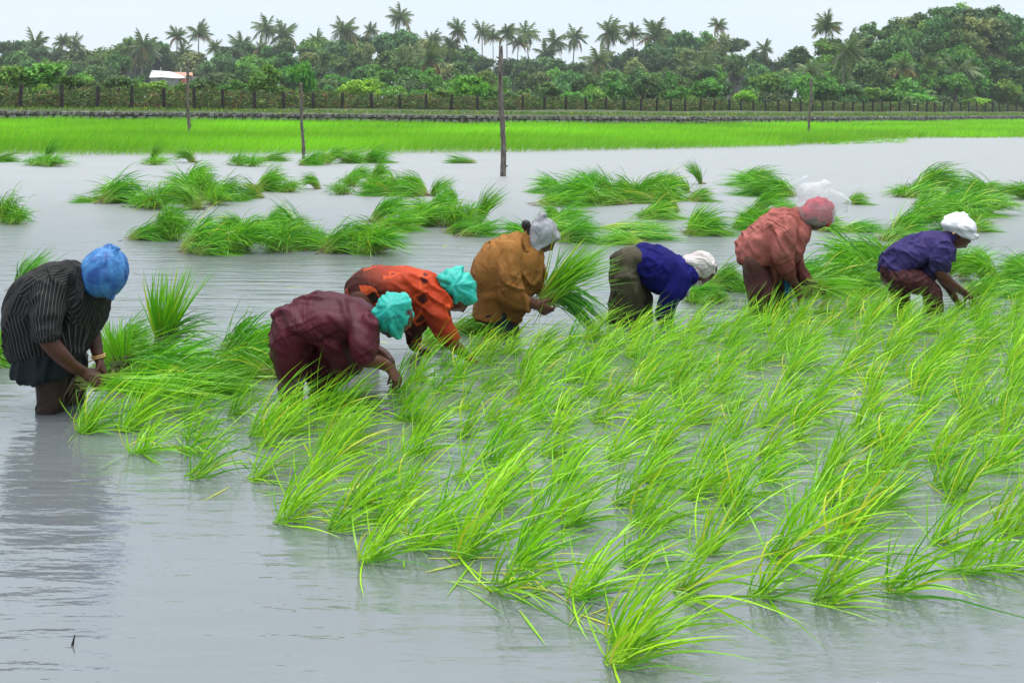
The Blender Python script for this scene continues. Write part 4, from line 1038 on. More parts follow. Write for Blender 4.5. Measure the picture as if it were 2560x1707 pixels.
def fuse(name, geos, voxel, smooth=4, fold=None, seed=0):
    """one continuous surface from overlapping closed pieces, then cloth folds"""
    Vs, Fs, off = [], [], 0
    for V, Fc in geos:
        Vs.append(V); Fs += [tuple(i + off for i in f) for f in Fc]; off += len(V)
    me = bpy.data.meshes.new(name + '_raw'); me.from_pydata(np.concatenate(Vs).tolist(), [], Fs); me.update()
    bm = bmesh.new(); bm.from_mesh(me); bmesh.ops.recalc_face_normals(bm, faces=bm.faces); bm.to_mesh(me); bm.free()
    o = bpy.data.objects.new('raw', me); COL.objects.link(o)
    md = o.modifiers.new('r', 'REMESH'); md.mode = 'VOXEL'; md.voxel_size = voxel; md.adaptivity = 0
    dg = bpy.context.evaluated_depsgraph_get()
    out = bpy.data.meshes.new_from_object(o.evaluated_get(dg)); out.name = name
    bpy.data.objects.remove(o); bpy.data.meshes.remove(me)
    n = len(out.vertices); co = np.empty(n * 3); out.vertices.foreach_get('co', co); co = co.reshape(-1, 3)
    e = np.empty(len(out.edges) * 2, dtype=np.int32); out.edges.foreach_get('vertices', e); e = e.reshape(-1, 2)
    deg = np.bincount(e.ravel(), minlength=n).astype(float)[:, None]
    def lap(x):
        s = np.stack([np.bincount(e[:, 0], x[e[:, 1], k], n) + np.bincount(e[:, 1], x[e[:, 0], k], n) for k in range(3)], 1)
        return s / np.maximum(deg, 1)
    for _ in range(smooth): co = co + 0.6 * (lap(co) - co)
    if fold:
        out.vertices.foreach_set('co', co.astype(np.float32).ravel()); out.update()
        nr = np.empty(n * 3); out.vertex_normals.foreach_get('vector', nr); nr = nr.reshape(-1, 3)
        radial = fold[4] if len(fold) > 4 else None
        amp, long_, short_, dirv = fold[:4]; amp = amp * 1.9
        a = unit(np.array(dirv, float)); b = unit(np.cross(a, (0.3, 1, 0.2))); c = np.cross(a, b)
        wv = np.stack([vnoise(co * 3, seed + 1), vnoise(co * 3, seed + 2), vnoise(co * 3, seed + 3)], 1) * 0.035
        p = co + wv
        long_ *= 1.9
        def lines(a, L_, S_, sd, w):
            b = unit(np.cross(a, (0.3, 1, 0.2))); c = np.cross(a, b)
            v = np.clip(np.abs(vnoise(np.stack([p @ a / L_, p @ b / S_, p @ c / S_], 1), sd)) / w, 0, 1); return 1 - v * v * (3 - 2 * v)
        a2 = unit(a + 0.8 * unit(np.cross(a, (0, 1, 0)))); a3 = unit(a - 0.6 * unit(np.cross(a, (0, 1, 0))))
        msk = lambda s, sd, o: np.clip(vnoise(co / s, seed + sd) * 1.8 + o, 0, 1)
        h = lines(a, long_, short_, seed, 0.34) * 0.9 * msk(0.2, 9, 0.45) + lines(a2, long_ * 0.8, short_ * 0.9, seed + 6, 0.45) * 0.8 * msk(0.16, 19, 0.0) + lines(a3, long_ * 0.7, short_ * 0.55, seed + 7, 0.5) * 0.5 * msk(0.15, 29, 0.3) + vnoise(co / 0.14, seed + 5) * 0.22 - 0.1
        if radial is not None:                       # pleats running out from a knot
            C = np.array(radial[0][:]); A_ = unit(np.array(radial[1][:])); e1 = unit(np.cross(A_, (0.31, 0.8, 0.5))); e2 = np.cross(A_, e1); w_ = co - C
            az = np.arctan2(w_ @ e2, w_ @ e1); rr = np.linalg.norm(w_, axis=1)
            qq = np.stack([np.cos(az) * radial[2], np.sin(az) * radial[2], rr * 6.0], 1)
            pl = np.clip(np.abs(vnoise(qq, seed + 40)) / 0.4, 0, 1) - 1; p2 = np.clip(np.abs(vnoise(qq * 2.1, seed + 41)) / 0.5, 0, 1) - 1
            h = 0.35 * h + 0.8 * pl + 0.45 * p2 + 0.3
        co = co + nr * (amp * h)[:, None]
        for _ in range(1): co = co + 0.2 * (lap(co) - co)
    out.vertices.foreach_set('co', co.astype(np.float32).ravel())
    out.polygons.foreach_set('use_smooth', np.ones(len(out.polygons), dtype=bool)); out.update()
    return out
class Fig:
    """figure traced in the pixels of a crop (ox, oy, s) of the photo and stood d metres off"""
    def __init__(self, ox, oy, s, d, base):
        self.ox, self.oy, self.s, self.d = ox, oy, s, d; self.k = d / F / s
        b = self.p(*base); self.root = empty('person', (b.x, b.y, -0.35))
        self.inv = -Vector((b.x, b.y, -0.35)); self.seed = int(ox + oy)
    def p(self, x, y, dd=0.0): return P(self.ox + x / self.s, self.oy + y / self.s, self.d + dd)
    def v(self, ix, iy, dz=0.0): return Vector((ix, dz, -iy)).normalized()
    def t(self, pts, caps='rr', grow=1.0):
        out = []
        for q in pts:
            x, y, dd, r = q[:4]; rm = r * self.k * grow; rd = (q[4] * grow if len(q) > 4 else rm)
            out.append((self.p(x, y, dd), rm, rd, None))
        return tube_geom(out, caps)
    def ball(self, x, y, dd, rx, ry, rz, ang=0.0):
        c = self.p(x, y, dd); ca, sa = math.cos(ang), math.sin(ang)
        return ball_geom(c, [Vector((ca, 0, -sa)) * rx * self.k, Vector((0, 1, 0)) * rz, Vector((sa, 0, ca)) * ry * self.k])
    def add(self, name, me, mat, parent=None, label=None):
        n = len(me.vertices); co = np.empty(n * 3, dtype=np.float32); me.vertices.foreach_get('co', co); co = co.reshape(-1, 3) + np.array(self.inv[:], dtype=np.float32)
        me.vertices.foreach_set('co', co.ravel()); me.update()
        o = obj(name, me, parent or self.root, mat)
        if label: o['label'] = label
        return o
    def cloth(self, name, geos, mat, fold=(0.010, 0.30, 0.07, (0.3, 0.2, 1)), voxel=0.0088, smooth=6, label=None):
        self.seed += 17
        return self.add(name, fuse(name, geos, voxel, smooth, fold, self.seed), mat, None, label)
    def body(self, geos, mat): return self.add('body', fuse('body', geos, 0.0062, 3), mat)
    def torus(self, name, c, axis, R, r, mat):
        bm = bmesh.new(); q = Vector(axis).to_track_quat('Z', 'Y').to_matrix(); rings = []
        for i in range(24):
            a = i * 2 * math.pi / 24; e = Vector((math.cos(a), math.sin(a), 0))
            rings.append([bm.verts.new(c + self.inv + q @ (e * (R + r * math.cos(b)) + Vector((0, 0, r * math.sin(b))))) for b in [j * math.pi / 3 for j in range(6)]])
        for i in range(24):
            for j in range(6): bm.faces.new((rings[i][j], rings[(i + 1) % 24][j], rings[(i + 1) % 24][(j + 1) % 6], rings[i][(j + 1) % 6]))
        me = bpy.data.meshes.new(name); bm.to_mesh(me); bm.free()
        return obj(name, me, self.root, mat)
    def bead(self, name, c, r, mat):
        V, Fc = ball_geom(c + self.inv, [Vector((r, 0, 0)), Vector((0, r, 0)), Vector((0, 0, r))], 10, 8)
        me = bpy.data.meshes.new(name); me.from_pydata(V.tolist(), [], Fc); me.update()
        for p in me.polygons: p.use_smooth = True
        return obj(name, me, self.root, mat)
    def eyes(self, fr, mat):
        c, up, fwd, sd, s = fr
        for sg in (-1, 1): self.bead('eye', c + (fwd * 0.083 + sd * 0.031 * sg + up * 0.014) * s, 0.0105 * s, mat)

SK = lambda n, c: surf(n, c, tuple(v * 1.7 for v in c), 9, 0.42, 0.15, 60, spec=0.3)
M_SKIN = SK('wet_brown_skin', (0.050, 0.017, 0.010)); M_SKIN2 = SK('warm_brown_skin', (0.065, 0.022, 0.012))
M_EYE = surf('eye', (0.02, 0.012, 0.01), (0.05, 0.04, 0.035), 20, 0.15)
M_GOLD = surf('gold', (0.7, 0.38, 0.10), (0.85, 0.5, 0.18), 20, 0.25, spec=0.8)
M_HAIR = surf('black_hair', (0.006, 0.005, 0.005), (0.02, 0.017, 0.015), 40, 0.45, 0.4, 90)

def cloth_mat(name, c1, c2, scale=5, rough=0.75, wet=None, weave=260, bump=0.4, spec=0.15, coat=0.0):
    """woven cloth: two dye tones, optional wet stain (colour, axis vector, offset, width) in object space"""
    m, nt, b, out = new_mat(name); N, L = nt.nodes, nt.links
    b.inputs['Roughness'].default_value = rough; b.inputs['Specular IOR Level'].default_value = spec; b.inputs['Coat Weight'].default_value = coat; b.inputs['Coat Roughness'].default_value = 0.25
    tc = N.new('ShaderNodeTexCoord')
    no = N.new('ShaderNodeTexNoise'); no.inputs['Scale'].default_value = scale; no.inputs['Detail'].default_value = 5; L.new(tc.outputs['Object'], no.inputs['Vector'])
    cr = N.new('ShaderNodeValToRGB'); cr.color_ramp.elements[0].position = 0.36; cr.color_ramp.elements[1].position = 0.66
    cr.color_ramp.elements[0].color = (*c1, 1); cr.color_ramp.elements[1].color = (*c2, 1); L.new(no.outputs['Fac'], cr.inputs[0])
    src = cr.outputs[0]
    if wet:
        wc, axis, off, width = wet
        dp = N.new('ShaderNodeVectorMath'); dp.operation = 'DOT_PRODUCT'; dp.inputs[1].default_value = axis; L.new(tc.outputs['Object'], dp.inputs[0])
        n2 = N.new('ShaderNodeTexNoise'); n2.inputs['Scale'].default_value = 4.5; n2.inputs['Detail'].default_value = 4; L.new(tc.outputs['Object'], n2.inputs['Vector'])
        ad = N.new('ShaderNodeMath'); ad.operation = 'MULTIPLY_ADD'; ad.inputs[1].default_value = 0.35; L.new(n2.outputs['Fac'], ad.inputs[0]); L.new(dp.outputs['Value'], ad.inputs[2])
        mr = N.new('ShaderNodeMapRange'); mr.interpolation_type = 'SMOOTHSTEP'; mr.inputs[1].default_value = off - width + 0.175; mr.inputs[2].default_value = off + width + 0.175; L.new(ad.outputs[0], mr.inputs[0])
        mx = N.new('ShaderNodeMix'); mx.data_type = 'RGBA'; L.new(mr.outputs[0], mx.inputs[0]); L.new(src, mx.inputs[6]); mx.inputs[7].default_value = (*wc, 1); src = mx.outputs[2]
    L.new(src, b.inputs['Base Color'])
    wv = N.new('ShaderNodeTexNoise'); wv.inputs['Scale'].default_value = weave; wv.inputs['Detail'].default_value = 2; L.new(tc.outputs['Object'], wv.inputs['Vector'])
    n3 = N.new('ShaderNodeTexNoise'); n3.inputs['Scale'].default_value = 22; n3.inputs['Detail'].default_value = 4; L.new(tc.outputs['Object'], n3.inputs['Vector'])
    ad = N.new('ShaderNodeMath'); ad.operation = 'MULTIPLY_ADD'; ad.inputs[1].default_value = 5.0; L.new(n3.outputs['Fac'], ad.inputs[0]); L.new(wv.outputs['Fac'], ad.inputs[2])
    bp = N.new('ShaderNodeBump'); bp.inputs['Strength'].default_value = bump; bp.inputs['Distance'].default_value = 0.004; L.new(ad.outputs[0], bp.inputs['Height'])
    prev = bp
    for rot, sc_, ds in (((0.1, 0.85, 0.1), (0.75, 0.30, 0.10), 0.018), ((0.1, -0.5, 0.2), (0.7, 0.30, 0.12), 0.014), ((0.2, 1.35, 0.1), (0.5, 0.2, 0.06), 0.006)):
        mp = N.new('ShaderNodeMapping'); mp.vector_type = 'TEXTURE'; mp.inputs['Rotation'].default_value = rot; mp.inputs['Scale'].default_value = sc_; L.new(tc.outputs['Object'], mp.inputs[0])
        nf_ = N.new('ShaderNodeTexNoise'); nf_.inputs['Scale'].default_value = 1; nf_.inputs['Detail'].default_value = 1.5; nf_.inputs['Distortion'].default_value = 0.6; L.new(mp.outputs[0], nf_.inputs['Vector'])
        s1 = N.new('ShaderNodeMath'); s1.operation = 'SUBTRACT'; s1.inputs[1].default_value = 0.5; L.new(nf_.outputs['Fac'], s1.inputs[0])
        s2 = N.new('ShaderNodeMath'); s2.operation = 'ABSOLUTE'; L.new(s1.outputs[0], s2.inputs[0])
        s3 = N.new('ShaderNodeMath'); s3.operation = 'MINIMUM'; s3.inputs[1].default_value = 0.12; L.new(s2.outputs[0], s3.inputs[0])
        mk = N.new('ShaderNodeTexNoise'); mk.inputs['Scale'].default_value = 4.2 + 20 * ds; mk.inputs['Detail'].default_value = 1; L.new(tc.outputs['Object'], mk.inputs['Vector'])
        mm = N.new('ShaderNodeMapRange'); mm.interpolation_type = 'SMOOTHSTEP'; mm.inputs[1].default_value = 0.44; mm.inputs[2].default_value = 0.64; L.new(mk.outputs['Fac'], mm.inputs[0])
        s5 = N.new('ShaderNodeMath'); s5.operation = 'SUBTRACT'; s5.inputs[0].default_value = 0.12; L.new(s3.outputs[0], s5.inputs[1]); s3 = s5
        s4 = N.new('ShaderNodeMath'); s4.operation = 'MULTIPLY'; L.new(s3.outputs[0], s4.inputs[0]); L.new(mm.outputs[0], s4.inputs[1]); s3 = s4
        b2 = N.new('ShaderNodeBump'); b2.inputs['Strength'].default_value = 0.85; b2.inputs['Distance'].default_value = ds * 6; L.new(s3.outputs[0], b2.inputs['Height']); L.new(prev.outputs[0], b2.inputs['Normal']); prev = b2
    L.new(prev.outputs[0], b.inputs['Normal'])
    return m, nt, b, src
def plastic_mat(name, c1, c2, alpha, rough=0.25, trans=0.3, film=False):
    """thin plastic film: some light passes straight, some is scattered through"""
    m, nt, b, out = new_mat(name); N, L = nt.nodes, nt.links
    tc = N.new('ShaderNodeTexCoord')
    no = N.new('ShaderNodeTexNoise'); no.inputs['Scale'].default_value = 9; no.inputs['Detail'].default_value = 6; no.inputs['Distortion'].default_value = 1.2; L.new(tc.outputs['Object'], no.inputs['Vector'])
    cr = N.new('ShaderNodeValToRGB'); cr.color_ramp.elements[0].position = 0.35; cr.color_ramp.elements[1].position = 0.68
    cr.color_ramp.elements[0].color = (*c1, 1); cr.color_ramp.elements[1].color = (*c2, 1); L.new(no.outputs['Fac'], cr.inputs[0]); L.new(cr.outputs[0], b.inputs['Base Color'])
    b.inputs['Roughness'].default_value = rough; b.inputs['Specular IOR Level'].default_value = 0.4
    n2 = N.new('ShaderNodeTexNoise'); n2.inputs['Scale'].default_value = 26; n2.inputs['Detail'].default_value = 5; n2.inputs['Distortion'].default_value = 2.0; L.new(tc.outputs['Object'], n2.inputs['Vector'])
    bp = N.new('ShaderNodeBump'); bp.inputs['Strength'].default_value = 0.55; bp.inputs['Distance'].default_value = 0.012; L.new(n2.outputs['Fac'], bp.inputs['Height']); L.new(bp.outputs[0], b.inputs['Normal'])
    tl = N.new('ShaderNodeBsdfTranslucent'); L.new(cr.outputs[0], tl.inputs[0])
    m1 = N.new('ShaderNodeMixShader'); m1.inputs[0].default_value = trans; L.new(b.outputs[0], m1.inputs[1]); L.new(tl.outputs[0], m1.inputs[2])
    tp = N.new('ShaderNodeBsdfTransparent')
    m2 = N.new('ShaderNodeMixShader'); m2.inputs[0].default_value = alpha; L.new(tp.outputs[0], m2.inputs[1]); L.new(m1.outputs[0], m2.inputs[2]); L.new(m2.outputs[0], out.inputs[0])
    if film:
        fr_n = N.new('ShaderNodeFresnel'); fr_n.inputs['IOR'].default_value = 1.45; L.new(bp.outputs[0], fr_n.inputs['Normal'])
        ad_ = N.new('ShaderNodeMath'); ad_.operation = 'MULTIPLY_ADD'; ad_.inputs[1].default_value = 0.55; ad_.inputs[2].default_value = alpha; ad_.use_clamp = True
        L.new(fr_n.outputs[0], ad_.inputs[0]); L.new(ad_.outputs[0], m2.inputs[0])
    return m
CRINKLE = (0.010, 0.16, 0.045, (0.5, 0.3, 1))
def plate(fig, name, pts, thick, mat):
    """small stiff cloth piece (collar, cuff, patch) through the crop outline pts [(x,y,dd)]"""
    V = [fig.p(*q) + fig.inv for q in pts]; n = len(V)
    nrm = (V[1] - V[0]).cross(V[2] - V[0]).normalized()
    bm = bmesh.new()
    a = [bm.verts.new(v + nrm * thick / 2) for v in V]; b = [bm.verts.new(v - nrm * thick / 2) for v in V]
    bm.faces.new(a); bm.faces.new(b[::-1])
    for i in range(n): bm.faces.new((a[i], b[i], b[(i + 1) % n], a[(i + 1) % n]))
    bmesh.ops.recalc_face_normals(bm, faces=bm.faces)
    bmesh.ops.bevel(bm, geom=list(bm.edges), offset=thick * 0.3, segments=2, affect='EDGES')
    me = bpy.data.meshes.new(name); bm.to_mesh(me); bm.free()
    return obj(name, me, fig.root, mat)
def held(name, root_p, n, dirv, spread, L, g, wind, label, seed, cols=None, roots=True, zmin=0.01, W=0.010, thick=0.025):
    """a handful of seedlings held at root_p, leaves going along dirv"""
    global rng
    keep = rng; rng = np.random.default_rng(seed)
    rt_ = empty(name, root_p)
    dr = unit(np.array(dirv[:])[None] + rng.normal(0, spread, (n, 3)))
    base = rng.normal(0, thick, (n, 3)) - dr * rng.uniform(0.02, 0.09, (n, 1))
    cb, ct = rice_cols(n, *(cols or ((0.28, 0.66, 0.015), (0.10, 0.40, 0.012))), PBASE, 0.02)
    cb = cb * 0.3 + np.array((0.42, 0.46, 0.10)) * 0.7
    V, q, t, c = blades(base, dr, rng.uniform(0.7, 1.1, n) * L, np.full(n, W) * rng.uniform(0.7, 1.2, n), rng.uniform(*g, n), rng.uniform(*wind, n), 6, cb, ct, zmin=zmin - root_p[2])
    obj('leaves', mesh_np('leaves', V, [q, t], M_BUNDLE, False, c), rt_)
    if roots:
        nr = 26; cr = np.tile(np.array((0.10, 0.065, 0.035)), (nr, 1)) * rng.uniform(0.4, 2.4, (nr, 1))
        V, q, t, c = blades(base[:nr] if n >= nr else np.resize(base, (nr, 3)), unit(-np.array(dirv[:])[None] * 0.3 + (0, 0, -0.9) + rng.normal(0, 0.3, (nr, 3))), rng.uniform(0.06, 0.15, nr), np.full(nr, 0.006), np.full(nr, 0.2), np.zeros(nr), 3, cr, cr)
        obj('roots', mesh_np('roots', V, [q, t], M_BUNDLE, False, c), rt_)
    rng = keep
    return tag(rt_, label, 'seedlings')
def attr_axis(me, inv, lines):
    """float attribute 'around': distance round the nearest limb or trunk axis, for stripes woven along it"""
    n = len(me.vertices); co = np.empty(n * 3); me.vertices.foreach_get('co', co); co = co.reshape(-1, 3)
    best = np.full(n, 1e9); val = np.zeros(n)
    for ln in lines:
        P_ = [np.array((q[0] + inv)[:]) for q in ln]; R_ = [q[1] for q in ln]
        for a, b, r in zip(P_[:-1], P_[1:], R_[:-1]):
            d = b - a; L2 = d @ d; t = np.clip((co - a) @ d / L2, 0, 1); c = a + t[:, None] * d; w = co - c; dist = np.linalg.norm(w, axis=1) / r
            tn = d / math.sqrt(L2); e1 = np.cross(tn, (0, 1, 0)); e1 /= np.linalg.norm(e1); e2 = np.cross(tn, e1)
            th = np.arctan2(w @ e2, w @ e1); k = dist < best; best[k] = dist[k]; val[k] = th[k] * r
    at = me.attributes.new('around', 'FLOAT', 'POINT'); at.data.foreach_set('value', val.astype(np.float32))

# ---- 1: striped dark shirt, blue plastic bag on the head
f = Fig(0, 560, 2.904, 5.35, (380, 1360))
torso = [(330, 935, 0, 228, 0.175), (302, 800, 0, 224, 0.18), (270, 680, 0, 218, 0.185), (316, 560, 0, 216, 0.19), (400, 470, 0, 203, 0.185), (500, 420, 0, 155, 0.15), (580, 400, 0, 100, 0.09)]
chest = [(600, 520, 0.03, 150, 0.15), (590, 680, 0.03, 120, 0.15), (500, 850, 0.02, 150, 0.15)]
sl1 = [(360, 500, -0.13, 118), (340, 650, -0.19, 112), (340, 760, -0.22, 104), (345, 842, -0.22, 98)]
sl2 = [(690, 540, 0.13, 100), (700, 650, 0.12, 82), (668, 758, 0.10, 66)]
hg, fr = head_geom(f.p(735, 375, -0.02), f.v(0.42, -0.75, -0.1), f.v(0.55, 0.75, -0.45), 1.0)
body = hg + [f.t([(560, 430, 0, 80), (690, 400, -0.01, 62)]), f.t(torso, 'rr', 0.78),
  f.t([(380, 960, -.06, 95), (370, 1150, -.06, 85), (385, 1330, -.06, 66), (380, 1620, -.06, 58), (380, 1840, -.06, 50)]), f.t([(500, 980, .1, 85), (530, 1200, .1, 72), (530, 1350, .1, 60), (530, 1620, .1, 55), (530, 1840, .1, 50)]),
  f.t([(380, 520, -.13, 75), (340, 740, -.22, 70), (345, 830, -.22, 64), (430, 940, -.20, 58), (530, 1035, -.15, 46), (600, 1068, -.10, 38)]),
  f.t([(700, 570, .13, 65), (675, 740, .10, 54), (692, 860, .08, 48), (715, 970, .04, 38)])]
body += hand_geom(f.p(610, 1075, -.10), f.v(0.80, 0.55, 0.25), f.v(-0.45, 0.75, 0.5), 1, 1.08, (0.75, 0.8, 0.8, 0.85), 0.5)
body += hand_geom(f.p(718, 985, .04), f.v(0.42, 0.95, -0.15), f.v(-0.8, 0.35, -0.45), -1, 1.05, (0.6, 0.65, 0.75, 0.8), 0.6)
f.body(body, M_SKIN)
M_BLK, *_ = cloth_mat('dark_collar_cotton', (0.008, 0.008, 0.009), (0.03, 0.03, 0.03), 60, 0.75)
mt, nt, bs, src = cloth_mat('striped_dark_cotton', (0.008, 0.008, 0.009), (0.016, 0.015, 0.016), 4, 0.75)
at = nt.nodes.new('ShaderNodeAttribute'); at.attribute_name = 'around'
mu = nt.nodes.new('ShaderNodeMath'); mu.operation = 'MULTIPLY'; mu.inputs[1].default_value = 1 / 0.0175; nt.links.new(at.outputs['Fac'], mu.inputs[0])
fr_ = nt.nodes.new('ShaderNodeMath'); fr_.operation = 'FRACT'; nt.links.new(mu.outputs[0], fr_.inputs[0])
lt = nt.nodes.new('ShaderNodeMath'); lt.operation = 'LESS_THAN'; lt.inputs[1].default_value = 0.17; nt.links.new(fr_.outputs[0], lt.inputs[0])
tcn = nt.nodes.new('ShaderNodeTexCoord'); nz = nt.nodes.new('ShaderNodeTexNoise'); nz.inputs['Scale'].default_value = 9; nt.links.new(tcn.outputs['Object'], nz.inputs['Vector'])
ml = nt.nodes.new('ShaderNodeMath'); ml.operation = 'MULTIPLY'; nt.links.new(lt.outputs[0], ml.inputs[0]); nt.links.new(nz.outputs['Fac'], ml.inputs[1])
mx = nt.nodes.new('ShaderNodeMix'); mx.data_type = 'RGBA'; nt.links.new(ml.outputs[0], mx.inputs[0]); nt.links.new(src, mx.inputs[6]); mx.inputs[7].default_value = (0.15, 0.15, 0.145, 1); nt.links.new(mx.outputs[2], bs.inputs['Base Color'])
sh = f.cloth('shirt', [f.t(torso, 'fr'), f.t(chest, 'rr'), f.t(sl1, 'rf'), f.t(sl2, 'rf')], mt, (0.009, 0.3, 0.075, (0.4, 0, 1)), label='dark shirt with thin pale stripes')
L3 = lambda ps: [(f.p(*q[:3]), q[3] * f.k) for q in ps]
attr_axis(sh.data, f.inv, [L3(torso), L3(sl1), L3(sl2)])
plate(f, 'collar', [(560, 300, -.10), (598, 330, -.085), (612, 470, -.115), (604, 556, -.145), (548, 548, -.165), (552, 420, -.13)], 0.008, M_BLK)
M_SKIRT, *_ = cloth_mat('wet_dark_skirt', (0.004, 0.008, 0.011), (0.008, 0.014, 0.018), 5, 0.6, spec=0.2)
f.cloth('skirt', [f.t([(340, 850, 0, 205, .16), (345, 950, 0, 225, .17), (350, 1085, 0, 243, .18)], 'rf'), f.t([(520, 900, .1, 90), (575, 1120, .1, 70)], 'rf')], M_SKIRT, (0.011, 0.5, 0.06, (0.1, 0, 1)))
M_PANT1, *_ = cloth_mat('wet_brown_trousers', (0.022, 0.012, 0.009), (0.045, 0.026, 0.019), 5, 0.55, spec=0.25)
f.cloth('trousers', [f.t([(380, 1000, -.06, 112), (368, 1160, -.06, 106), (372, 1440, -.06, 92)], 'rf'), f.t([(520, 1000, .1, 95), (535, 1200, .1, 84), (538, 1420, .1, 72)], 'rf')], M_PANT1, (0.012, 0.3, 0.06, (0.5, 0, 1)))
M_BAGB = plastic_mat('blue_plastic', (0.03, 0.11, 0.42), (0.10, 0.36, 0.78), 0.90, 0.28, 0.25)
bagb = f.cloth('plastic_bag', [f.ball(765, 350, -.02, 168, 188, 0.125, 0.25), f.ball(700, 320, -.01, 110, 120, 0.11), f.t([(790, 190, -.02, 55), (800, 150, -.03, 22), (880, 185, -.05, 14)], 'rr'), f.t([(780, 480, -.04, 80), (815, 538, -.05, 22)])], M_BAGB, (0.007, 0.2, 0.05, (0.2, 0.3, 1), (f.p(790, 170, -.05), f.v(0.0, -1, -0.35), 3.2)), 0.009, 4, 'crumpled blue plastic bag worn as a rain hat')
f.torus('bangle', f.p(713, 952, .045), f.v(0.2, 1), 0.033, 0.0035, M_GOLD); f.torus('bangle', f.p(716, 966, .042), f.v(0.2, 1), 0.032, 0.003, M_GOLD)
f.bead('earring', fr[0] + (fr[2] * -0.004 + fr[3] * (0.084 if fr[3].y < 0 else -0.084) + fr[1] * -0.042), 0.007, M_GOLD)
tag(f.root, 'worker in dark striped shirt and blue plastic bag hat, bending over a handful of seedlings', 'person', 'workers transplanting rice')
held('held_seedlings', f.p(700, 1140, -.06), 60, f.v(1, 0.02, 0.1), 0.13, 0.72, (0.02, 0.26), (0, 0.02), 'handful of seedlings with hanging roots in the hands of the striped worker', 71)

# ---- 2: maroon raincoat, teal bag
f = Fig(640, 620, 3.563, 5.55, (330, 1380))
torso = [(330, 800, 0, 180, .17), (375, 700, 0, 212, .19), (500, 632, 0, 212, .20), (700, 625, 0, 212, .205), (880, 650, 0, 195, .20), (1010, 655, 0, 150, .16), (1060, 650, 0, 90, .1)]
hg, fr = head_geom(f.p(1215, 610, 0), f.v(0.9, -0.1, -0.35), f.v(0.15, 1, -0.1), 1.0)
body = hg + [f.t([(1000, 650, 0, 66), (1130, 620, 0, 62)]), f.t(torso, 'rr', 0.78), f.t([(350, 800, -.1, 130), (320, 1100, -.1, 100), (315, 1300, -.1, 85), (315, 1700, -.1, 80)]), f.t([(480, 800, .12, 130), (600, 1100, .12, 100), (620, 1400, .12, 85), (620, 1700, .12, 80)]),
  f.t([(980, 710, -.11, 66), (950, 880, -.19, 72), (960, 985, -.2, 66), (1080, 1010, -.18, 60), (1170, 1050, -.15, 50)]), f.t([(1000, 720, .14, 80), (1020, 880, .14, 70), (1120, 950, .1, 62), (1190, 1020, .06, 52)])]
body += hand_geom(f.p(1175, 1050, -.15), f.v(0.6, 0.8), f.v(-0.7, 0.5, 0.4), 1, 1.0) + hand_geom(f.p(1195, 1025, .06), f.v(0.4, 0.9), f.v(-0.8, 0.4, -.3), -1, 1.0)
f.body(body, M_SKIN2)
M_MAR, *_ = cloth_mat('maroon_raincoat', (0.050, 0.003, 0.011), (0.085, 0.007, 0.021), 5, 0.5, bump=0.3, spec=0.2, weave=120)
f.cloth('raincoat', [f.t(torso, 'rr'), f.t([(345, 770, -.03, 192, .19), (325, 950, -.04, 165, .17), (338, 1155, -.06, 132, .14)], 'rf'), f.t([(520, 760, .08, 190), (590, 980, .1, 170), (640, 1200, .12, 165)], 'rf'),
  f.t([(720, 780, 0, 170, .18), (790, 950, 0, 140, .16), (840, 1130, 0, 95, .13)], 'rf'), f.t([(960, 720, -.13, 140), (955, 860, -.19, 122), (950, 1000, -.21, 96)], 'rf'), f.t([(1000, 720, .13, 110), (1010, 880, .14, 95), (1040, 960, .12, 80)], 'rf')], M_MAR, (0.012, 0.35, 0.075, (0.8, 0, -0.6)), label='shiny maroon raincoat')
M_KHAKI, *_ = cloth_mat('khaki_trousers', (0.10, 0.075, 0.05), (0.17, 0.13, 0.09), 6, 0.7)
f.cloth('trousers', [f.t([(335, 1050, -.08, 108), (318, 1250, -.1, 104), (312, 1480, -.1, 98)], 'rf'), f.t([(600, 1050, .12, 110), (620, 1450, .12, 95)], 'rf')], M_KHAKI, (0.010, 0.4, 0.05, (0.1, 0, 1)))
M_TEAL = plastic_mat('teal_plastic', (0.015, 0.44, 0.37), (0.05, 0.66, 0.56), 1.0, 0.4, 0.22)
bag2 = f.cloth('plastic_bag', [f.ball(1222, 575, 0, 178, 190, 0.118, -0.2), f.ball(1150, 600, 0, 120, 140, 0.105), f.ball(1290, 500, -.01, 110, 110, 0.10), f.t([(1240, 700, -.01, 110, .10), (1275, 780, -.02, 40, .06)])], M_TEAL, (0.008, 0.2, 0.05, (0.3, 0.4, 1), (f.p(1180, 520, -.13), f.v(0.1, 0, -1), 2.6)), 0.009, 3, 'teal plastic bag hat with faded dark print')
tag(f.root, 'worker bent double in maroon raincoat and printed teal bag hat, nearest of the teal pair', 'person', 'workers transplanting rice')
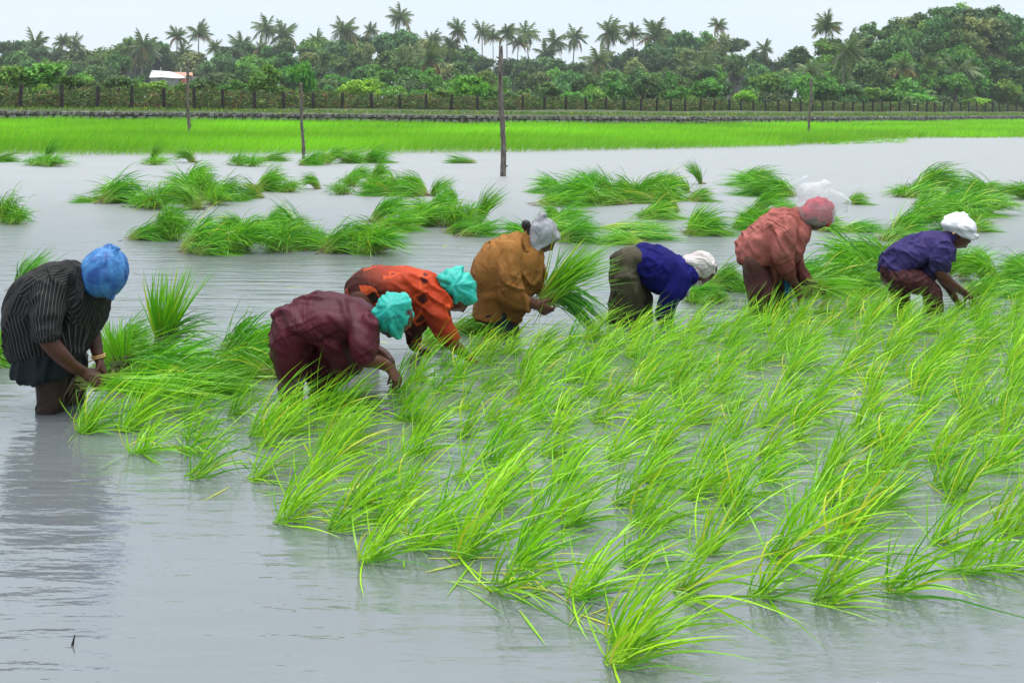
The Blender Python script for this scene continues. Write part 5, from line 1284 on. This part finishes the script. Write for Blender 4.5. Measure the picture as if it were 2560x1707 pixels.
# faded print on the bag
M_INK = surf('faded_ink', (0.01, 0.07, 0.08), (0.02, 0.16, 0.16), 60, 0.5)
bv = BVHTree.FromPolygons([v.co.copy() for v in bag2.data.vertices], [tuple(p.vertices) for p in bag2.data.polygons])
def print_text(fig, bvh, parent, text, x, y, h, ang, mat):
    cu = bpy.data.curves.new('print', 'FONT'); cu.body = text; cu.size = h * fig.k * 1.4; cu.align_x = 'CENTER'
    to = bpy.data.objects.new('print_raw', cu); COL.objects.link(to)
    me = bpy.data.meshes.new_from_object(to.evaluated_get(bpy.context.evaluated_depsgraph_get())); bpy.data.objects.remove(to); me.name = 'print'
    c = fig.p(x, y, 0); ca, sa = math.cos(ang), math.sin(ang)
    for v in me.vertices:
        lx, lz = v.co.x * ca - v.co.y * sa, v.co.x * sa + v.co.y * ca
        q = Vector((c.x + lx, c.y - 0.6, c.z + lz)) + fig.inv
        hit = bvh.ray_cast(q, Vector((0, 1, 0)))
        v.co = (hit[0] - Vector((0, 0.007, 0))) if hit[0] is not None else q + Vector((0, 0.5, 0))
    me.materials.clear()
    return obj('print', me, parent, mat)
print_text(f, bv, bag2, 'Jnnno  O:', 1290, 590, 46, 0.22, M_INK)
print_text(f, bv, bag2, 'o x', 1316, 618, 22, 0.2, M_INK)

# ---- 3: orange printed shirt, teal bag
f = Fig(640, 620, 3.563, 6.5, (900, 1180))
torso = [(960, 430, 0, 165, .16), (985, 375, 0, 190, .18), (1100, 348, 0, 188, .19), (1300, 340, 0, 175, .195), (1470, 355, 0, 160, .19), (1570, 365, 0, 128, .15), (1640, 360, 0, 70, .08)]
hg, fr = head_geom(f.p(1800, 405, -.02), f.v(0.86, -0.50), f.v(0.50, 0.86, -0.06), 1.02)
body = hg + [f.t([(1560, 370, 0, 90), (1730, 400, -.01, 72)]), f.t(torso, 'rr', 0.8), f.t([(960, 440, -.1, 130), (920, 700, -.1, 100), (900, 1000, -.1, 80), (900, 1500, -.1, 70)]), f.t([(1000, 440, .1, 130), (1010, 700, .1, 100), (1000, 1000, .1, 80), (1000, 1500, .1, 70)]),
  f.t([(1580, 520, -.10, 70), (1650, 690, -.15, 66), (1740, 840, -.16, 60), (1830, 920, -.14, 50), (1875, 960, -.13, 42)]), f.t([(1440, 560, .13, 75), (1400, 720, .13, 66), (1405, 850, .11, 56), (1425, 885, .10, 44)])]
body += hand_geom(f.p(1870, 950, -.13), f.v(0.75, 0.66), f.v(-0.4, 0.8, .3), 1, 1.0) + hand_geom(f.p(1422, 880, .10), f.v(0.92, 0.38), f.v(-0.2, 0.9, -0.4), -1, 1.05, (0.9, 0.95, 1.0, 1.05), 0.8)
f.body(body, M_SKIN2); f.eyes(fr, M_EYE)
mt, nt, bs, src = cloth_mat('orange_printed_cloth', (0.40, 0.036, 0.007), (0.55, 0.062, 0.011), 4, 0.6, wet=((0.045, 0.008, 0.005), (-0.9, 0.0, -1.05), -1.12, 0.24))
N_, L_ = nt.nodes, nt.links
tcn = N_.new('ShaderNodeTexCoord'); mp = N_.new('ShaderNodeMapping'); mp.inputs['Rotation'].default_value = (0.2, 0.5, 0.3); L_.new(tcn.outputs['Object'], mp.inputs[0])
vo = N_.new('ShaderNodeTexVoronoi'); vo.inputs['Scale'].default_value = 8.0; vo.distance = 'CHEBYCHEV'; vo.inputs['Randomness'].default_value = 0.75; L_.new(mp.outputs[0], vo.inputs['Vector'])
def mth(op, a, b=0.0):
    n = N_.new('ShaderNodeMath'); n.operation = op
    for i, v in enumerate((a, b)):
        if isinstance(v, (int, float)): n.inputs[i].default_value = v
        else: L_.new(v, n.inputs[i])
    return n.outputs[0]
inner = mth('LESS_THAN', vo.outputs['Distance'], 0.19)
ringo = mth('MULTIPLY', mth('LESS_THAN', vo.outputs['Distance'], 0.33), mth('GREATER_THAN', vo.outputs['Distance'], 0.25))
mx1 = N_.new('ShaderNodeMix'); mx1.data_type = 'RGBA'; L_.new(mth('MULTIPLY', inner, 0.85), mx1.inputs[0]); L_.new(src, mx1.inputs[6]); mx1.inputs[7].default_value = (0.025, 0.012, 0.012, 1)
mx2 = N_.new('ShaderNodeMix'); mx2.data_type = 'RGBA'; L_.new(mth('MULTIPLY', ringo, 0.8), mx2.inputs[0]); L_.new(mx1.outputs[2], mx2.inputs[6]); mx2.inputs[7].default_value = (0.55, 0.075, 0.018, 1)
L_.new(mx2.outputs[2], bs.inputs['Base Color'])
f.cloth('shirt', [f.t(torso, 'rr'), f.t([(1420, 480, 0, 170, .17), (1450, 600, .02, 120, .15), (1400, 660, .03, 90, .12)]), f.t([(1150, 480, 0, 160, .17), (1300, 560, 0, 150, .17)]), f.t([(1590, 470, -.10, 130), (1620, 600, -.15, 118), (1680, 740, -.17, 100), (1770, 850, -.16, 78)], 'rf'), f.t([(1440, 560, .13, 100), (1405, 720, .13, 80), (1415, 850, .11, 66)], 'rf')], mt, (0.010, 0.3, 0.07, (0.8, 0, -0.6)), label='orange shirt with dark angular print, soaked brown at the back')
M_PRT, *_ = cloth_mat('dark_print_skirt', (0.03, 0.008, 0.007), (0.06, 0.015, 0.012), 12, 0.6)
f.cloth('skirt', [f.t([(960, 460, -.02, 170, .17), (930, 700, 0, 160, .17), (930, 1050, 0, 150, .16)], 'rf')], M_PRT)
f.cloth('plastic_bag', [f.ball(1815, 360, -.01, 148, 175, 0.118, -0.55), f.t([(1660, 270, 0, 60, .09), (1740, 260, 0, 95, .11), (1830, 170, 0, 30, .05)]), f.t([(1680, 330, -.05, 45, .05), (1705, 395, -.06, 22, .03)]), f.t([(1900, 330, -.01, 70, .10), (1915, 430, -.02, 62, .09), (1895, 480, -.02, 26, .06)])], M_TEAL, (0.008, 0.2, 0.05, (0.8, 0.2, 0.5), (f.p(1760, 330, -.13), f.v(0.3, -0.3, -1), 2.8)), 0.009, 3, 'teal plastic bag hat tied at the nape')
f.torus('bangle', f.p(1432, 880, .10), f.v(0.92, 0.38), 0.034, 0.004, M_GOLD); f.torus('bangle', f.p(1444, 884, .10), f.v(0.92, 0.38), 0.033, 0.003, M_GOLD)
tag(f.root, 'worker bent low in orange printed shirt and plain teal bag hat, behind the maroon one', 'person', 'workers transplanting rice')

# ---- 4: brown jacket, grey scarf
f = Fig(1140, 500, 4.126, 7.2, (480, 1400))
torso = [(392, 1215, 0, 212, .20), (392, 1060, 0, 205, .20), (400, 900, 0, 200, .20), (385, 760, 0, 228, .21), (440, 640, 0, 222, .215), (560, 520, 0, 190, .20), (670, 440, 0, 120, .14), (730, 410, 0, 70, .08)]
hg, fr = head_geom(f.p(895, 375, 0), f.v(0.66, -0.75), f.v(0.75, 0.66, -0.08), 1.0)
body = hg + [f.t([(690, 450, 0, 90), (830, 420, 0, 76)]), f.t(torso, 'rr', 0.78), f.t([(400, 1150, -.1, 140), (470, 1350, -.1, 110), (470, 1800, -.1, 100)]), f.t([(470, 1150, .1, 130), (540, 1350, .1, 110), (540, 1800, .1, 100)]),
  f.t([(560, 560, -.14, 76), (560, 880, -.21, 74), (640, 1010, -.22, 74), (760, 1055, -.20, 60), (820, 1080, -.19, 52)]), f.t([(800, 620, .13, 80), (830, 850, .12, 66), (880, 950, .09, 54), (930, 950, .06, 46)])]
body += hand_geom(f.p(820, 1075, -.19), f.v(0.83, 0.50, 0.15), f.v(0.3, -0.3, 0.95), 1, 1.1, (0.55, 0.6, 0.7, 0.8), 0.5) + hand_geom(f.p(925, 950, .06), f.v(1, -0.05), f.v(0, 0.6, -0.8), -1, 1.0, (0.7, 0.75, 0.8, 0.85), 0.6)
f.body(body, M_SKIN2)
M_CAM, *_ = cloth_mat('brown_canvas', (0.23, 0.098, 0.022), (0.34, 0.155, 0.042), 4.5, 0.8, wet=((0.18, 0.075, 0.018), (0, 0, -1), -0.80, 0.28))
f.cloth('jacket', [f.t(torso, 'fr'), f.t([(715, 600, 0, 180, .19), (715, 760, 0, 155, .19), (640, 950, 0, 165, .19), (560, 1200, 0, 110, .18)], 'rf'), f.t([(570, 540, -.15, 125), (545, 720, -.20, 120), (555, 890, -.22, 118), (620, 1015, -.22, 106), (755, 1062, -.20, 78)], 'rf'), f.t([(810, 620, .12, 95), (840, 780, .12, 82), (845, 890, .11, 74), (915, 948, .07, 56)], 'rf')], M_CAM, (0.013, 0.30, 0.085, (0.5, 0, -1)), label='faded brown button jacket')
plate(f, 'collar', [(688, 345, -.10), (722, 318, -.06), (765, 500, -.11), (766, 536, -.14), (722, 530, -.165), (695, 450, -.15)], 0.008, M_CAM)
plate(f, 'pocket_flap', [(838, 700, -.15), (892, 735, -.08), (880, 765, -.09), (830, 730, -.165)], 0.006, M_CAM)
for (x, y) in ((775, 830), (782, 700), (765, 950)): f.bead('button', f.p(x, y, -.175), 0.008, M_CAM)
M_JEAN, *_ = cloth_mat('dark_trousers', (0.008, 0.011, 0.022), (0.016, 0.021, 0.038), 8, 0.7)
f.cloth('trousers', [f.t([(420, 1180, -.08, 160), (470, 1320, -.1, 125), (475, 1460, -.1, 112)], 'rf'), f.t([(480, 1180, .1, 150), (540, 1460, .1, 110)], 'rf')], M_JEAN, (0.009, 0.3, 0.05, (0.3, 0, 1)))
M_GREY, *_ = cloth_mat('grey_scarf_cloth', (0.27, 0.27, 0.30), (0.37, 0.37, 0.41), 6, 0.85, weave=400)
f.cloth('head_scarf', [f.ball(905, 345, 0, 138, 168, 0.108, 0.5), f.t([(870, 260, 0, 95, .1), (885, 160, -.01, 32, .05), (915, 150, -.01, 26, .04)]), f.t([(830, 300, -.02, 70, .09), (810, 430, -.05, 60, .06), (815, 520, -.075, 34, .03), (830, 600, -.085, 22, .02), (838, 655, -.09, 10, .01)]), f.t([(960, 300, 0, 85, .1), (1035, 375, 0, 50, .08), (1075, 400, 0, 18, .05)]), f.t([(1040, 395, -.03, 22, .05), (940, 455, -.07, 20, .02), (840, 520, -.08, 20, .02)])], M_GREY, (0.005, 0.25, 0.045, (0.35, 0, 0.9), (f.p(815, 540, -.06), f.v(0.35, -0.9, 0), 3.6)), 0.009, 3, 'grey cloth knotted over the head and under the chin')
f.cloth('hair', [f.ball(722, 258, 0.01, 52, 56, 0.035), f.t([(745, 300, 0.01, 50), (765, 400, 0, 52), (770, 450, 0, 40)])], M_HAIR, (0.004, 0.1, 0.03, (0, 0, 1)), 0.008, 2)
tag(f.root, 'worker in brown jacket and grey head scarf holding up a big sheaf', 'person', 'workers transplanting rice')
hp4 = f.p(955, 985, -.06)
held('held_sheaf', hp4, 200, f.v(0.60, -0.80), 0.19, 0.56, (0.0, 0.22), (0.05, 0.28), 'big fanned sheaf of seedlings held by the worker in the brown jacket', 81, ((0.30, 0.70, 0.013), (0.11, 0.45, 0.012)), True, thick=0.03)
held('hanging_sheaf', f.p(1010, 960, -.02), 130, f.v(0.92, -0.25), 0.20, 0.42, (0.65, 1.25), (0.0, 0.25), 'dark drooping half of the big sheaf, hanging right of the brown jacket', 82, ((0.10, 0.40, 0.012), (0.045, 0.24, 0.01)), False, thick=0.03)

# ---- 5: blue sweater, pale headcloth
f = Fig(1480, 560, 5.226, 7.65, (450, 1300))
torso = [(540, 470, 0, 165, .17), (600, 485, 0, 228, .19), (720, 520, 0, 270, .205), (870, 585, 0, 290, .21), (1010, 630, 0, 270, .21), (1130, 640, 0, 215, .19), (1220, 640, 0, 175, .14)]
hg, fr = head_geom(f.p(1430, 590, 0), f.v(0.97, -0.22), f.v(0.22, 0.97, -0.1), 1.0)
body = hg + [f.t([(1180, 620, 0, 120), (1330, 600, 0, 100)]), f.t(torso, 'rr', 0.75), f.t([(450, 520, -.1, 150), (440, 800, -.1, 140), (430, 1250, -.1, 100), (420, 1750, -.1, 90)]), f.t([(520, 560, .12, 150), (620, 900, .12, 120), (660, 1250, .12, 95), (660, 1750, .12, 90)]),
  f.t([(1080, 740, -.14, 120), (1010, 950, -.15, 90), (930, 1120, -.12, 70), (925, 1260, -.1, 58), (930, 1360, -.1, 50)]), f.t([(1100, 740, .14, 110), (1050, 950, .15, 85), (980, 1120, .12, 66), (975, 1280, .1, 55)])]
body += hand_geom(f.p(930, 1330, -.1), f.v(0.25, 0.97), f.v(-0.9, 0.2, .3), 1, 1.0)
f.body(body, M_SKIN)
M_BLUE, *_ = cloth_mat('blue_knit', (0.004, 0.004, 0.085), (0.008, 0.009, 0.15), 5, 0.85, weave=500, bump=0.4)
f.cloth('sweater', [f.t(torso, 'fr'), f.t([(760, 660, 0, 160, .17), (880, 760, 0, 160, .17)]), f.t([(1100, 690, -.12, 178), (1065, 860, -.15, 155), (985, 1010, -.15, 118), (928, 1130, -.12, 90), (920, 1245, -.10, 78)], 'rf'), f.t([(1110, 700, .12, 160), (1060, 900, .15, 130), (985, 1100, .12, 95), (975, 1230, .1, 80)], 'rf')], M_BLUE, (0.007, 0.3, 0.06, (0.3, 0, 1)), label='deep blue knitted sweater')
M_OLV, *_ = cloth_mat('olive_work_trousers', (0.035, 0.030, 0.018), (0.085, 0.075, 0.048), 5, 0.75, wet=((0.020, 0.017, 0.011), (0, 0, -1), -0.52, 0.22))
f.cloth('trousers', [f.t([(560, 440, -.02, 150, .17), (470, 480, -.04, 185, .18), (440, 600, -.06, 175, .17), (435, 800, -.09, 190, .16), (440, 1000, -.1, 215, .14), (430, 1240, -.1, 222, .13)], 'rf'), f.t([(560, 560, .08, 160), (640, 800, .12, 120), (680, 1000, .12, 115), (690, 1240, .12, 110)], 'rf')], M_OLV, (0.015, 0.28, 0.07, (0.7, 0, -0.6)), label='loose olive grey trousers')
M_WHT, *_ = cloth_mat('pale_headcloth', (0.48, 0.42, 0.42), (0.62, 0.57, 0.57), 7, 0.9, weave=420)
cl = f.cloth('headcloth', [f.ball(1430, 535, 0, 178, 182, 0.112, 0.35), f.t([(1260, 480, 0, 80, .08), (1330, 500, -.02, 100, .1)]), f.t([(1330, 520, -.07, 60, .04), (1330, 640, -.085, 62, .025), (1345, 750, -.085, 55, .014)], 'rf'), f.t([(1560, 540, 0, 60, .09), (1580, 640, -.01, 36, .07)]), f.t([(1250, 800, -.06, 30, .02), (1245, 960, -.06, 22, .014)], 'rf')], M_WHT, (0.007, 0.2, 0.05, (0.6, 0, 0.7), (f.p(1270, 500, -.05), f.v(1, 0.1, -0.3), 3.0)), 0.009, 3, 'pale headcloth with a thin red stripe and fringe')
M_RED, *_ = cloth_mat('red_stripe', (0.25, 0.02, 0.03), (0.3, 0.03, 0.04), 6, 0.9)
bv5 = BVHTree.FromPolygons([v.co.copy() for v in cl.data.vertices], [tuple(p.vertices) for p in cl.data.polygons])
def ribbon(fig, bvh, parent, path, w, mat, name):
    V, Q = [], []
    for x, y in path:
        for o_ in (-w, w):
            c = fig.p(x, y + o_, 0) + fig.inv; q = Vector((c.x, c.y - 0.5, c.z)); h = bvh.ray_cast(q, Vector((0, 1, 0)))
            V.append(tuple((h[0] if h[0] is not None else c + Vector((0, -.1, 0))) - Vector((0, 0.004, 0))))
    for i in range(len(path) - 1): Q.append((2 * i, 2 * i + 1, 2 * i + 3, 2 * i + 2))
    return obj(name, mesh_np(name, V, [Q], mat), parent)
ribbon(f, bv5, cl, [(1290, 585), (1312, 570), (1330, 548), (1350, 545), (1375, 562), (1400, 590), (1420, 620), (1430, 640)], 5, M_RED, 'stripe')
fV, fq, ft, fc = [], [], [], []
nf = 30; b5 = np.array([(f.p(1285 + 4.8 * i, 735 + (i % 3) * 6, -.088) + f.inv)[:] for i in range(nf)])
V, q, t, c = blades(b5, unit(np.array((0.05, 0, -1.0))[None] + rng.normal(0, .05, (nf, 3))), rng.uniform(0.03, 0.06, nf), np.full(nf, 0.004), np.zeros(nf), np.zeros(nf), 2, np.tile((0.6, 0.55, 0.55), (nf, 1)), np.tile((0.6, 0.55, 0.55), (nf, 1)))
fo = obj('fringe', mesh_np('fringe', V, [q, t], M_BUNDLE, False, c), cl); fo['kind'] = 'stuff'
tag(f.root, 'worker doubled over in blue sweater, olive trousers and pale fringed headcloth', 'person', 'workers transplanting rice')

# ---- 6: pink shirt, clear plastic hood
f = Fig(1800, 420, 4.126, 8.1, (450, 1480))
torso = [(372, 985, 0, 180, .17), (388, 840, 0, 178, .18), (450, 720, 0, 180, .185), (560, 622, 0, 160, .185), (680, 560, 0, 128, .16), (770, 530, 0, 85, .09)]
hg, fr = head_geom(f.p(985, 490, 0), f.v(0.50, -0.86), f.v(0.86, 0.50, -0.08), 1.0)
body = hg + [f.t([(740, 560, 0, 85), (900, 530, 0, 74)]), f.t(torso, 'rr', 0.78), f.t([(350, 980, -.08, 120), (420, 1250, -.1, 90), (420, 1500, -.1, 75), (420, 1850, -.1, 65)]), f.t([(480, 980, .1, 110), (590, 1250, .1, 85), (600, 1500, .1, 70), (600, 1850, .1, 60)]),
  f.t([(690, 600, -.11, 66), (630, 860, -.17, 60), (720, 1110, -.14, 55), (770, 1200, -.12, 44), (790, 1240, -.12, 40)]), f.t([(770, 640, .14, 75), (770, 940, .12, 62), (880, 1150, .05, 46), (930, 1185, .03, 38)])]
body += hand_geom(f.p(785, 1235, -.12), f.v(0.45, 0.9), f.v(-0.5, 0.3, 0.8), 1, 1.0) + hand_geom(f.p(930, 1185, .03), f.v(0.93, 0.35), f.v(-0.2, 0.75, -0.5), -1, 1.02, (0.6, 0.65, 0.7, 0.75), 0.6)
f.body(body, M_SKIN); f.eyes(fr, M_EYE)
M_PINK, *_ = cloth_mat('salmon_pink_cotton', (0.30, 0.085, 0.072), (0.40, 0.130, 0.112), 4, 0.7, wet=((0.10, 0.026, 0.020), (0.25, 0, -1), -0.72, 0.25))
f.cloth('shirt', [f.t(torso, 'fr'), f.t([(770, 650, 0, 130, .16), (710, 800, 0, 140, .17), (590, 940, 0, 130, .17), (540, 1060, 0, 85, .15), (530, 1180, -.02, 36, .08)], 'rr'), f.t([(690, 590, -.12, 112), (645, 750, -.18, 102), (620, 880, -.18, 98), (655, 1015, -.16, 88), (735, 1130, -.14, 68)], 'rf'), f.t([(790, 680, .12, 90), (770, 830, .13, 84), (772, 960, .12, 80), (825, 1080, .08, 68), (905, 1172, .04, 50)], 'rf')], M_PINK, (0.013, 0.26, 0.075, (0.6, 0, -0.9)), label='salmon pink shirt soaked darker at the hem')
plate(f, 'collar', [(828, 540, -.09), (868, 560, -.08), (872, 645, -.11), (832, 650, -.14), (815, 590, -.13)], 0.008, M_PINK)
M_LUN, *_ = cloth_mat('dark_maroon_wrap', (0.035, 0.011, 0.011), (0.07, 0.024, 0.023), 6, 0.65)
f.cloth('wrap_skirt', [f.t([(352, 990, -.03, 118, .13), (385, 1130, -.05, 140, .14), (425, 1300, -.08, 140, .14), (430, 1480, -.08, 128, .12)], 'rf'), f.t([(520, 1000, .08, 120), (590, 1200, .1, 112), (600, 1480, .1, 105)], 'rf')], M_LUN, (0.014, 0.35, 0.07, (0.3, 0, 1)))
M_CYAN, *_ = cloth_mat('blue_cloth', (0.01, 0.12, 0.22), (0.02, 0.2, 0.32), 8, 0.6)
f.cloth('blue_cloth', [f.t([(690, 1160, -.04, 34, .04), (700, 1300, -.06, 36, .04), (700, 1400, -.06, 30, .04)], 'rf')], M_CYAN, (0.006, 0.2, 0.04, (0, 0, 1)))
M_REDC, *_ = cloth_mat('red_headcloth', (0.50, 0.03, 0.06), (0.64, 0.09, 0.13), 8, 0.85)
f.cloth('headcloth', [f.ball(1010, 445, 0, 135, 140, 0.108, 0.4), f.t([(1080, 420, 0, 75, .09), (1125, 520, -.01, 42, .06), (1105, 590, -.01, 30, .04)]), f.t([(900, 470, 0, 70, .09), (870, 520, 0, 50, .07)])], M_REDC, (0.016, 0.18, 0.05, (0.4, 0, 1)), 0.009, 3, 'red headcloth under the clear plastic')
M_CLEAR = plastic_mat('clear_plastic', (0.62, 0.68, 0.72), (0.86, 0.90, 0.92), 0.25, 0.15, 0.5, True)
f.cloth('plastic_hood', [f.ball(985, 440, 0, 195, 165, 0.150, 0.2), f.ball(985, 310, 0, 170, 165, 0.13), f.t([(880, 240, 0, 100, .09), (850, 150, -.01, 40, .06), (885, 95, 0, 18, .05)]), f.t([(1000, 260, 0, 130, .1), (1090, 180, .01, 60, .07), (1070, 135, .01, 18, .05)]), f.t([(1080, 330, 0, 150, .10), (1220, 340, 0, 95, .06), (1330, 350, 0, 36, .04), (1350, 345, 0, 10, .03)]), f.t([(1220, 380, 0, 70, .05), (1300, 440, 0, 24, .03)]), f.t([(1080, 480, 0, 80, .1), (1150, 540, 0, 30, .06)]), f.t([(870, 490, 0, 90, .11), (850, 555, 0, 40, .08)])], M_CLEAR, (0.007, 0.25, 0.09, (0.7, 0.2, 0.5)), 0.010, 4, 'billowing clear plastic bag worn over the headcloth')
tag(f.root, 'worker in salmon pink shirt under a billowing clear plastic hood', 'person', 'workers transplanting rice')
held('held_seedlings', f.p(985, 1215, -.02), 60, f.v(0.95, -0.10), 0.22, 0.50, (0.15, 0.5), (0, 0.1), 'bunch of seedlings under the hands of the pink shirted worker', 91)

# ---- 7: purple shirt, white turban
f = Fig(2160, 500, 4.9, 8.25, (620, 1380))
torso = [(332, 930, 0, 160, .16), (370, 820, 0, 182, .175), (440, 742, 0, 188, .18), (560, 662, 0, 186, .185), (710, 585, 0, 178, .19), (860, 520, 0, 158, .18), (970, 475, 0, 112, .13), (1030, 450, 0, 66, .08)]
hg, fr = head_geom(f.p(1168, 420, 0), f.v(0.78, -0.62), f.v(0.62, 0.78, -0.05), 1.02)
body = hg + [f.t([(990, 470, 0, 90), (1110, 460, 0, 76)]), f.t(torso, 'rr', 0.78), f.t([(420, 940, -.1, 140), (640, 1010, -.12, 125), (790, 1110, -.12, 92), (830, 1350, -.12, 66), (840, 1800, -.12, 55)]), f.t([(380, 950, .1, 120), (430, 1180, .1, 80), (430, 1400, .1, 66), (430, 1800, .1, 55)]),
  f.t([(950, 560, -.12, 72), (912, 830, -.18, 76), (985, 945, -.18, 72), (1100, 1050, -.15, 56), (1210, 1125, -.11, 44), (1235, 1140, -.1, 42)]), f.t([(980, 600, .14, 80), (930, 900, .12, 62), (1060, 1110, .1, 50), (1120, 1215, .08, 44)])]
body += hand_geom(f.p(1230, 1140, -.10), f.v(0.82, 0.58), f.v(-0.55, 0.8, 0.1), 1, 1.1, (0.75, 0.8, 0.85, 0.9), 0.7) + hand_geom(f.p(1120, 1210, .08), f.v(0.6, 0.8), f.v(-0.6, 0.4, -.5), -1, 1.0)
f.body(body, M_SKIN2); f.eyes(fr, M_EYE)
M_PUR, *_ = cloth_mat('purple_cotton', (0.028, 0.018, 0.092), (0.044, 0.032, 0.14), 4.5, 0.75, wet=((0.022, 0.020, 0.052), (0.3, 0, -1), -0.66, 0.18))
f.cloth('shirt', [f.t(torso, 'fr'), f.t([(960, 590, 0, 130, .17), (860, 740, 0, 150, .17), (740, 880, 0, 105, .16)]), f.t([(955, 550, -.13, 122), (925, 700, -.18, 108), (912, 862, -.18, 96)], 'rf'), f.t([(985, 600, .13, 105), (950, 760, .13, 95), (935, 880, .12, 84)], 'rf')], M_PUR, (0.012, 0.28, 0.075, (0.8, 0, -0.6)), label='purple short sleeved shirt')
M_PRM, *_ = cloth_mat('maroon_print_wrap', (0.030, 0.008, 0.010), (0.095, 0.030, 0.032), 38, 0.65)
f.cloth('wrap_skirt', [f.t([(365, 915, -.02, 118, .13), (460, 965, -.08, 150, .14), (630, 1000, -.11, 150, .13), (790, 1095, -.12, 112, .11), (825, 1220, -.12, 92, .09), (840, 1390, -.12, 88, .085)], 'rf'), f.t([(370, 950, .08, 140), (440, 1180, .1, 105), (430, 1400, .1, 90)], 'rf')], M_PRM, (0.010, 0.25, 0.06, (0.5, 0, 1)))
M_TURB, *_ = cloth_mat('white_turban_cloth', (0.62, 0.62, 0.66), (0.78, 0.78, 0.82), 5, 0.9, weave=380)
f.cloth('turban', [f.ball(1160, 312, 0, 190, 128, 0.125, 0.12), f.ball(1230, 330, 0, 125, 118, 0.118, 0.5), f.t([(1180, 230, 0, 70, .08), (1235, 180, 0, 26, .05)]), f.t([(1150, 350, -.07, 40, .06), (1230, 410, -.08, 44, .05), (1310, 430, -.03, 40, .07)]), f.t([(1010, 300, 0, 50, .09), (1040, 320, 0, 60, .1)])], M_TURB, (0.010, 0.22, 0.04, (0.95, 0.1, -0.25)), 0.009, 3, 'white cloth wound as a turban')
f.bead('earring', f.p(1096, 408, -.085), 0.009, M_GOLD)
f.cloth('hair', [f.t([(1060, 370, 0, 50, .07), (1045, 420, 0, 40, .06)])], M_HAIR, None, 0.009, 2)
tag(f.root, 'worker in purple shirt and white turban pushing seedlings into the water', 'person', 'workers transplanting rice')
held('held_seedlings', f.p(1310, 1190, -.10), 34, f.v(0.62, -0.78), 0.20, 0.46, (0.0, 0.3), (0.05, 0.35), 'thin tuft of seedlings in the hand of the purple shirted worker', 97, None, False)

# ------------------------------------------------------------------ damp air over the whole place
m = bpy.data.materials.new('damp_air'); m.use_nodes = True
nt = m.node_tree; nt.nodes.clear()
out = nt.nodes.new('ShaderNodeOutputMaterial'); pv = nt.nodes.new('ShaderNodeVolumePrincipled')
pv.inputs['Color'].default_value = (0.90, 0.95, 1.0, 1); pv.inputs['Density'].default_value = 0.00035
pv.inputs['Anisotropy'].default_value = 0.0
nt.links.new(pv.outputs[0], out.inputs['Volume'])
x0, x1, y0, y1, z0, z1 = -540, 540, -90, 540, -1.5, 29
me = mesh_np('haze', [(x0, y0, z0), (x1, y0, z0), (x1, y1, z0), (x0, y1, z0), (x0, y0, z1), (x1, y0, z1), (x1, y1, z1), (x0, y1, z1)],
             [[(3, 2, 1, 0), (4, 5, 6, 7), (0, 1, 5, 4), (1, 2, 6, 5), (2, 3, 7, 6), (3, 0, 4, 7)]], m)
tag(obj('haze', me), 'damp rainy air fading the far trees to grey', 'haze', kind='stuff')
